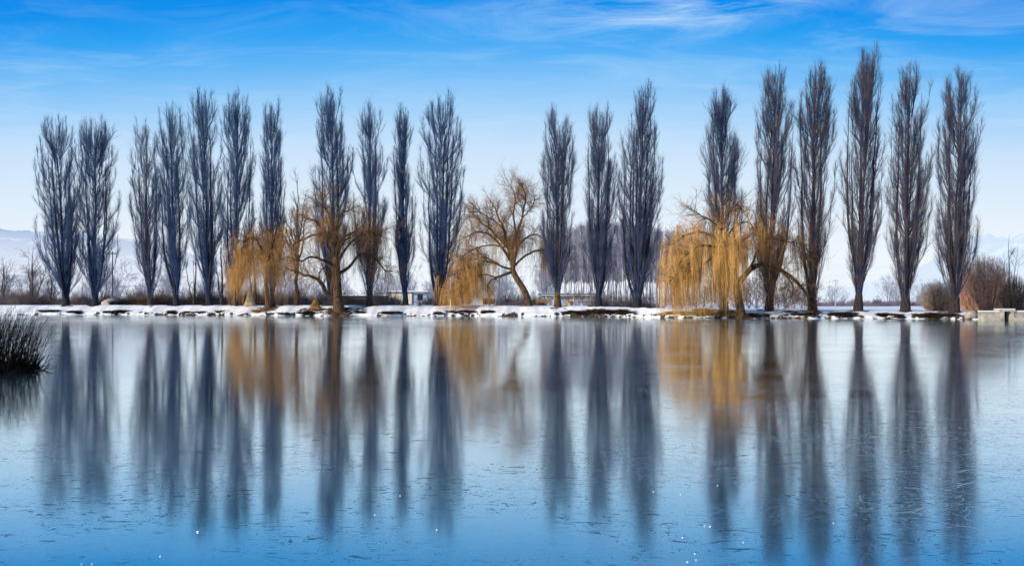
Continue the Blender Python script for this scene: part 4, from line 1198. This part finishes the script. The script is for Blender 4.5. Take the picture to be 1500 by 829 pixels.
def long_shed():
    d = 196.0; x0, x1 = X(497, d), X(566, d); zg = 1.25; xc = (x0 + x1) / 2; w = (x1 - x0) / 2; h = Z(434, d) - zg
    t = thing('shed', 'long low dark shed with a snow covered roof left of the cream hut', 'shed', (xc, d, zg))
    mb = MB().box(-w, w, 0, 3, 0, h)
    mb.build('wall', M['wall_dark'], t, False)
    ps = MB()
    for k in range(9): ps.box(-w + 0.1 + k * (2 * w - 0.3) / 8, -w + 0.22 + k * (2 * w - 0.3) / 8, -0.06, -0.003, 0, h)
    ps.build('battens', M['scrub_dark'], t, False)
    rf = MB().box(-w - 0.2, w + 0.2, -0.3, 3.3, h + 0.003, h + 0.12).build('roof', M['roof_edge'], t, False)
    MB().box(-w - 0.18, w + 0.18, -0.28, 3.28, h + 0.122, h + 0.32).build('snow_cap', M['snow'], rf, False)


def pavilion():
    d = 225.0; x0, x1 = X(789, d), X(869, d); zg = 1.2; xc = (x0 + x1) / 2; w = (x1 - x0) / 2; h = Z(432, d) - zg
    t = thing('pavilion', 'long low pavilion with dark roof edge and pale walls behind the brown trunked poplar', 'building', (xc, d, zg))
    MB().box(-w + 0.3, w - 0.3, 1.2, 5, 0, h - 0.15).build('wall', M['plaster_shade'], t, False)
    for a, b_ in [(834, 842), (843.5, 851), (854, 866), (800, 808)]:
        MB().box(X(a, d) - xc, X(b_, d) - xc, 1.12, 1.197, h * 0.42, h * 0.80).build('panel', M['plaster'], t, False)
    MB().box(X(831, d) - xc, X(835.5, d) - xc, 0.6, 0.66, 0.12, h * 0.52).build('door', M['yellow'], t, False)
    rf = MB().box(-w, w, 0, 5.3, h + 0.003, h + 0.30).build('roof', M['roof_edge'], t, False)
    MB().box(-w + 0.02, w - 0.02, -0.05, -0.003, h - 0.12, h + 0.02).build('fascia', M['plaster'], rf, False)
    MB().box(-w + 0.05, w - 0.05, 0.05, 5.25, h + 0.302, h + 0.36).build('snow_cap', M['snow'], rf, False)
    for px in (800, 812, 841, 852, 866):
        x = X(px, d) - xc
        MB().tubes([(x, 0.3, 0), (x, 0.3, h * 0.5), (x, 0.3, h)], [0.1, 0.09, 0.09], 8).build('post', M['pole_white'], t)


flat_roof_hut(); long_shed(); pavilion()


def bench():
    x, d = place(796, 7.5); z = float(ground(x, d))
    t = thing('bench', 'brown slatted wooden bench between the leaning willow and the brown trunked poplar', 'bench', (x, d, z))
    w = 1.0
    b_ = MB()
    for k in range(3): b_.box(-w, w, 0.0, 0.04, 0.52 + k * 0.135, 0.63 + k * 0.135)
    b_.build('backrest', M['wood'], t, False)
    s_ = MB()
    for k in range(4): s_.box(-w, w, -0.50 + k * 0.12, -0.40 + k * 0.12, 0.43, 0.47)
    s_.build('seat', M['wood'], t, False)
    for sx in (-0.85, 0.85):
        lg = MB().box(sx - 0.04, sx + 0.04, -0.46, -0.38, -0.05, 0.428).box(sx - 0.04, sx + 0.04, 0.043, 0.11, -0.05, 0.88).box(sx - 0.04, sx + 0.04, -0.378, 0.042, 0.36, 0.428)
        lg.build('leg', M['wood'], t, False)


bench()


def lamp_post(px, s, top, label, head=True, mat='pole_white'):
    x, d = place(px, s); z = float(ground(x, d)) - 0.1; H = Z(top, d) - z
    t = thing('lamp_post', label, 'lamp post', (x, d, z))
    MB().tubes([(0, 0, 0), (0, 0, 0.5), (0, 0, 0.55), (0, 0, H - 0.5)], [0.11, 0.11, 0.07, 0.055], 10).build('pole', M[mat], t)
    if head:
        MB().tubes([(0, 0, H - 0.51), (0.02, 0, H - 0.3), (0.1, 0, H - 0.08), (0.28, 0, H), (0.45, 0, H - 0.06)], [0.04, 0.035, 0.03, 0.03, 0.03], 8).build('arm', M['iron'], t)
        MB().tubes([(0.45, 0, H - 0.02), (0.45, 0, H - 0.1), (0.45, 0, H - 0.28), (0.45, 0, H - 0.34)], [0.05, 0.24, 0.17, 0.06], 12).build('lamp_shade', M['iron'], t)
    else:
        MB().tubes([(0, 0, H - 0.51), (0, 0, H - 0.45), (0, 0, H - 0.1), (0, 0, H)], [0.07, 0.13, 0.16, 0.03], 10).build('lamp_shade', M['pole_white'], t)
    return t


lamp_post(660, 1.9, 400, 'white lamp post with dark drooping lamp at the left edge of the domed willow curtain')
lamp_post(718, 8, 412, 'slim white post seen under the domed willow, nearer its golden curtain', False)
lamp_post(731, 8, 404, 'slim pale post seen under the domed willow, nearer its trunk', False)


def notice_board():
    x, d = place(717, 22); z = float(ground(x, d)) - 0.05
    t = thing('notice_board', 'low dark board with faded red top rail behind the domed willow curtain', 'notice board', (x, d, z))
    MB().box(-1.0, 0.8, 0, 0.05, 0.25, 1.02).build('board', M['iron'], t, False)
    MB().box(-1.05, 0.85, -0.03, 0.08, 1.023, 1.14).build('rail', M['cloth_red'], t, False)
    for sx in (-0.9, 0.7): MB().box(sx - 0.04, sx + 0.04, 0.053, 0.12, 0, 1.0).build('leg', M['iron'], t, False)


notice_board()


def utility_pole(name, px, s, top, label, r=0.13, arm=True, mat='pole_dark'):
    x, d = place(px, s); z = float(ground(x, d)) - 0.2; H = Z(top, d) - z
    t = thing(name, label, 'utility pole', (x, d, z))
    MB().tubes([(0, 0, 0), (0, 0, H * 0.5), (0, 0, H)], [r, r * 0.85, r * 0.7], 10).build('pole', M[mat], t)
    if arm:
        MB().box(-r * 8, r * 5, -r * 0.5, r * 0.5, H - 0.45, H - 0.30).build('crossarm', M[mat], t, False)
        for k in (-0.9, -0.45, 0.5):
            MB().tubes([(k * r * 8, 0, H - 0.298), (k * r * 8, 0, H - 0.2), (k * r * 8, 0, H - 0.1)], [0.03, 0.06, 0.03], 8).build('insulator', M['pole_white'], t)
    return t


up = utility_pole('utility_pole', 165, 14, 368, 'thin dark utility pole between the second and third poplars', 0.11)
utility_pole('utility_pole', 1224, 140, 409, 'faint distant utility pole with crossarm over the snowy field', 0.11, True, 'scrub_pale')


def power_line():
    p = up.location; H = 8.4
    a = np.array([p.x, p.y, p.z + Z(371, p.y) - p.z]); b_ = np.array([X(330, 210), 210, Z(418, 210)])
    f = np.linspace(0, 1, 12)[:, None]
    for k in (0.0, 0.45):
        P = a * (1 - f) + b_ * f; P[:, 2] -= 0.7 * np.sin(f[:, 0] * math.pi) + k; P[:, 0] += k * 0.5
        o = MB().tubes(P, np.full(12, 0.012), 4).build('power_line', M['far_trunk'])
        tag(o, ('upper' if k == 0 else 'lower') + ' thin power line running right from the utility pole', 'power line')


power_line()


def culvert():
    d = min(float(place(p, 0)[1]) for p in range(1440, 1520, 8)) - 0.25
    xl, xr = X(1440.5, d), X(1530, d); ho = (X(1470.5, d), X(1480.5, d))
    xc = (ho[0] + ho[1]) / 2
    t = thing('culvert', 'pale concrete culvert wall with a square dark opening at the right end of the bank', 'culvert', (xc, d, -0.3))
    hw = 0.3 + Z(456.5, d); ht = 0.3 + Z(453.2, d)
    hl, hr = ho[0] - xc, ho[1] - xc
    w = MB().box(xl - xc, hl - 0.3, 0, 1.2, 0, hw).box(hr + 0.3, xr - xc, 0, 1.2, 0, hw)
    w.build('wall', M['concrete'], t, False)
    f = MB().box(hl - 0.297, hl, -0.12, 1.2, 0, ht - 0.2).box(hr, hr + 0.297, -0.12, 1.2, 0, ht - 0.2).box(hl - 0.4, hr + 0.4, -0.16, 1.25, ht - 0.197, ht)
    f.build('frame', M['concrete'], t, False)
    MB().box(hl + 0.003, hr - 0.003, 0.9, 1.15, 0, ht - 0.2).build('opening', M['dark_hole'], t, False)  # solid block closing the hole, its shade put into the dark colour
    MB().box(xl - xc + 0.02, hl - 0.42, 0.05, 1.3, hw + 0.003, hw + 0.10).box(hr + 0.42, xr - xc, 0.05, 1.3, hw + 0.003, hw + 0.10).box(hl - 0.38, hr + 0.38, -0.12, 1.25, ht + 0.003, ht + 0.07).build('snow_cap', M['snow'], t, False)
    MB().box(xl - xc, hl - 0.3, -0.28, -0.003, 0, 0.52).box(hr + 0.31, xr - xc, -0.35, -0.003, 0, 0.55).build('footing', M['concrete'], t, False)


culvert()
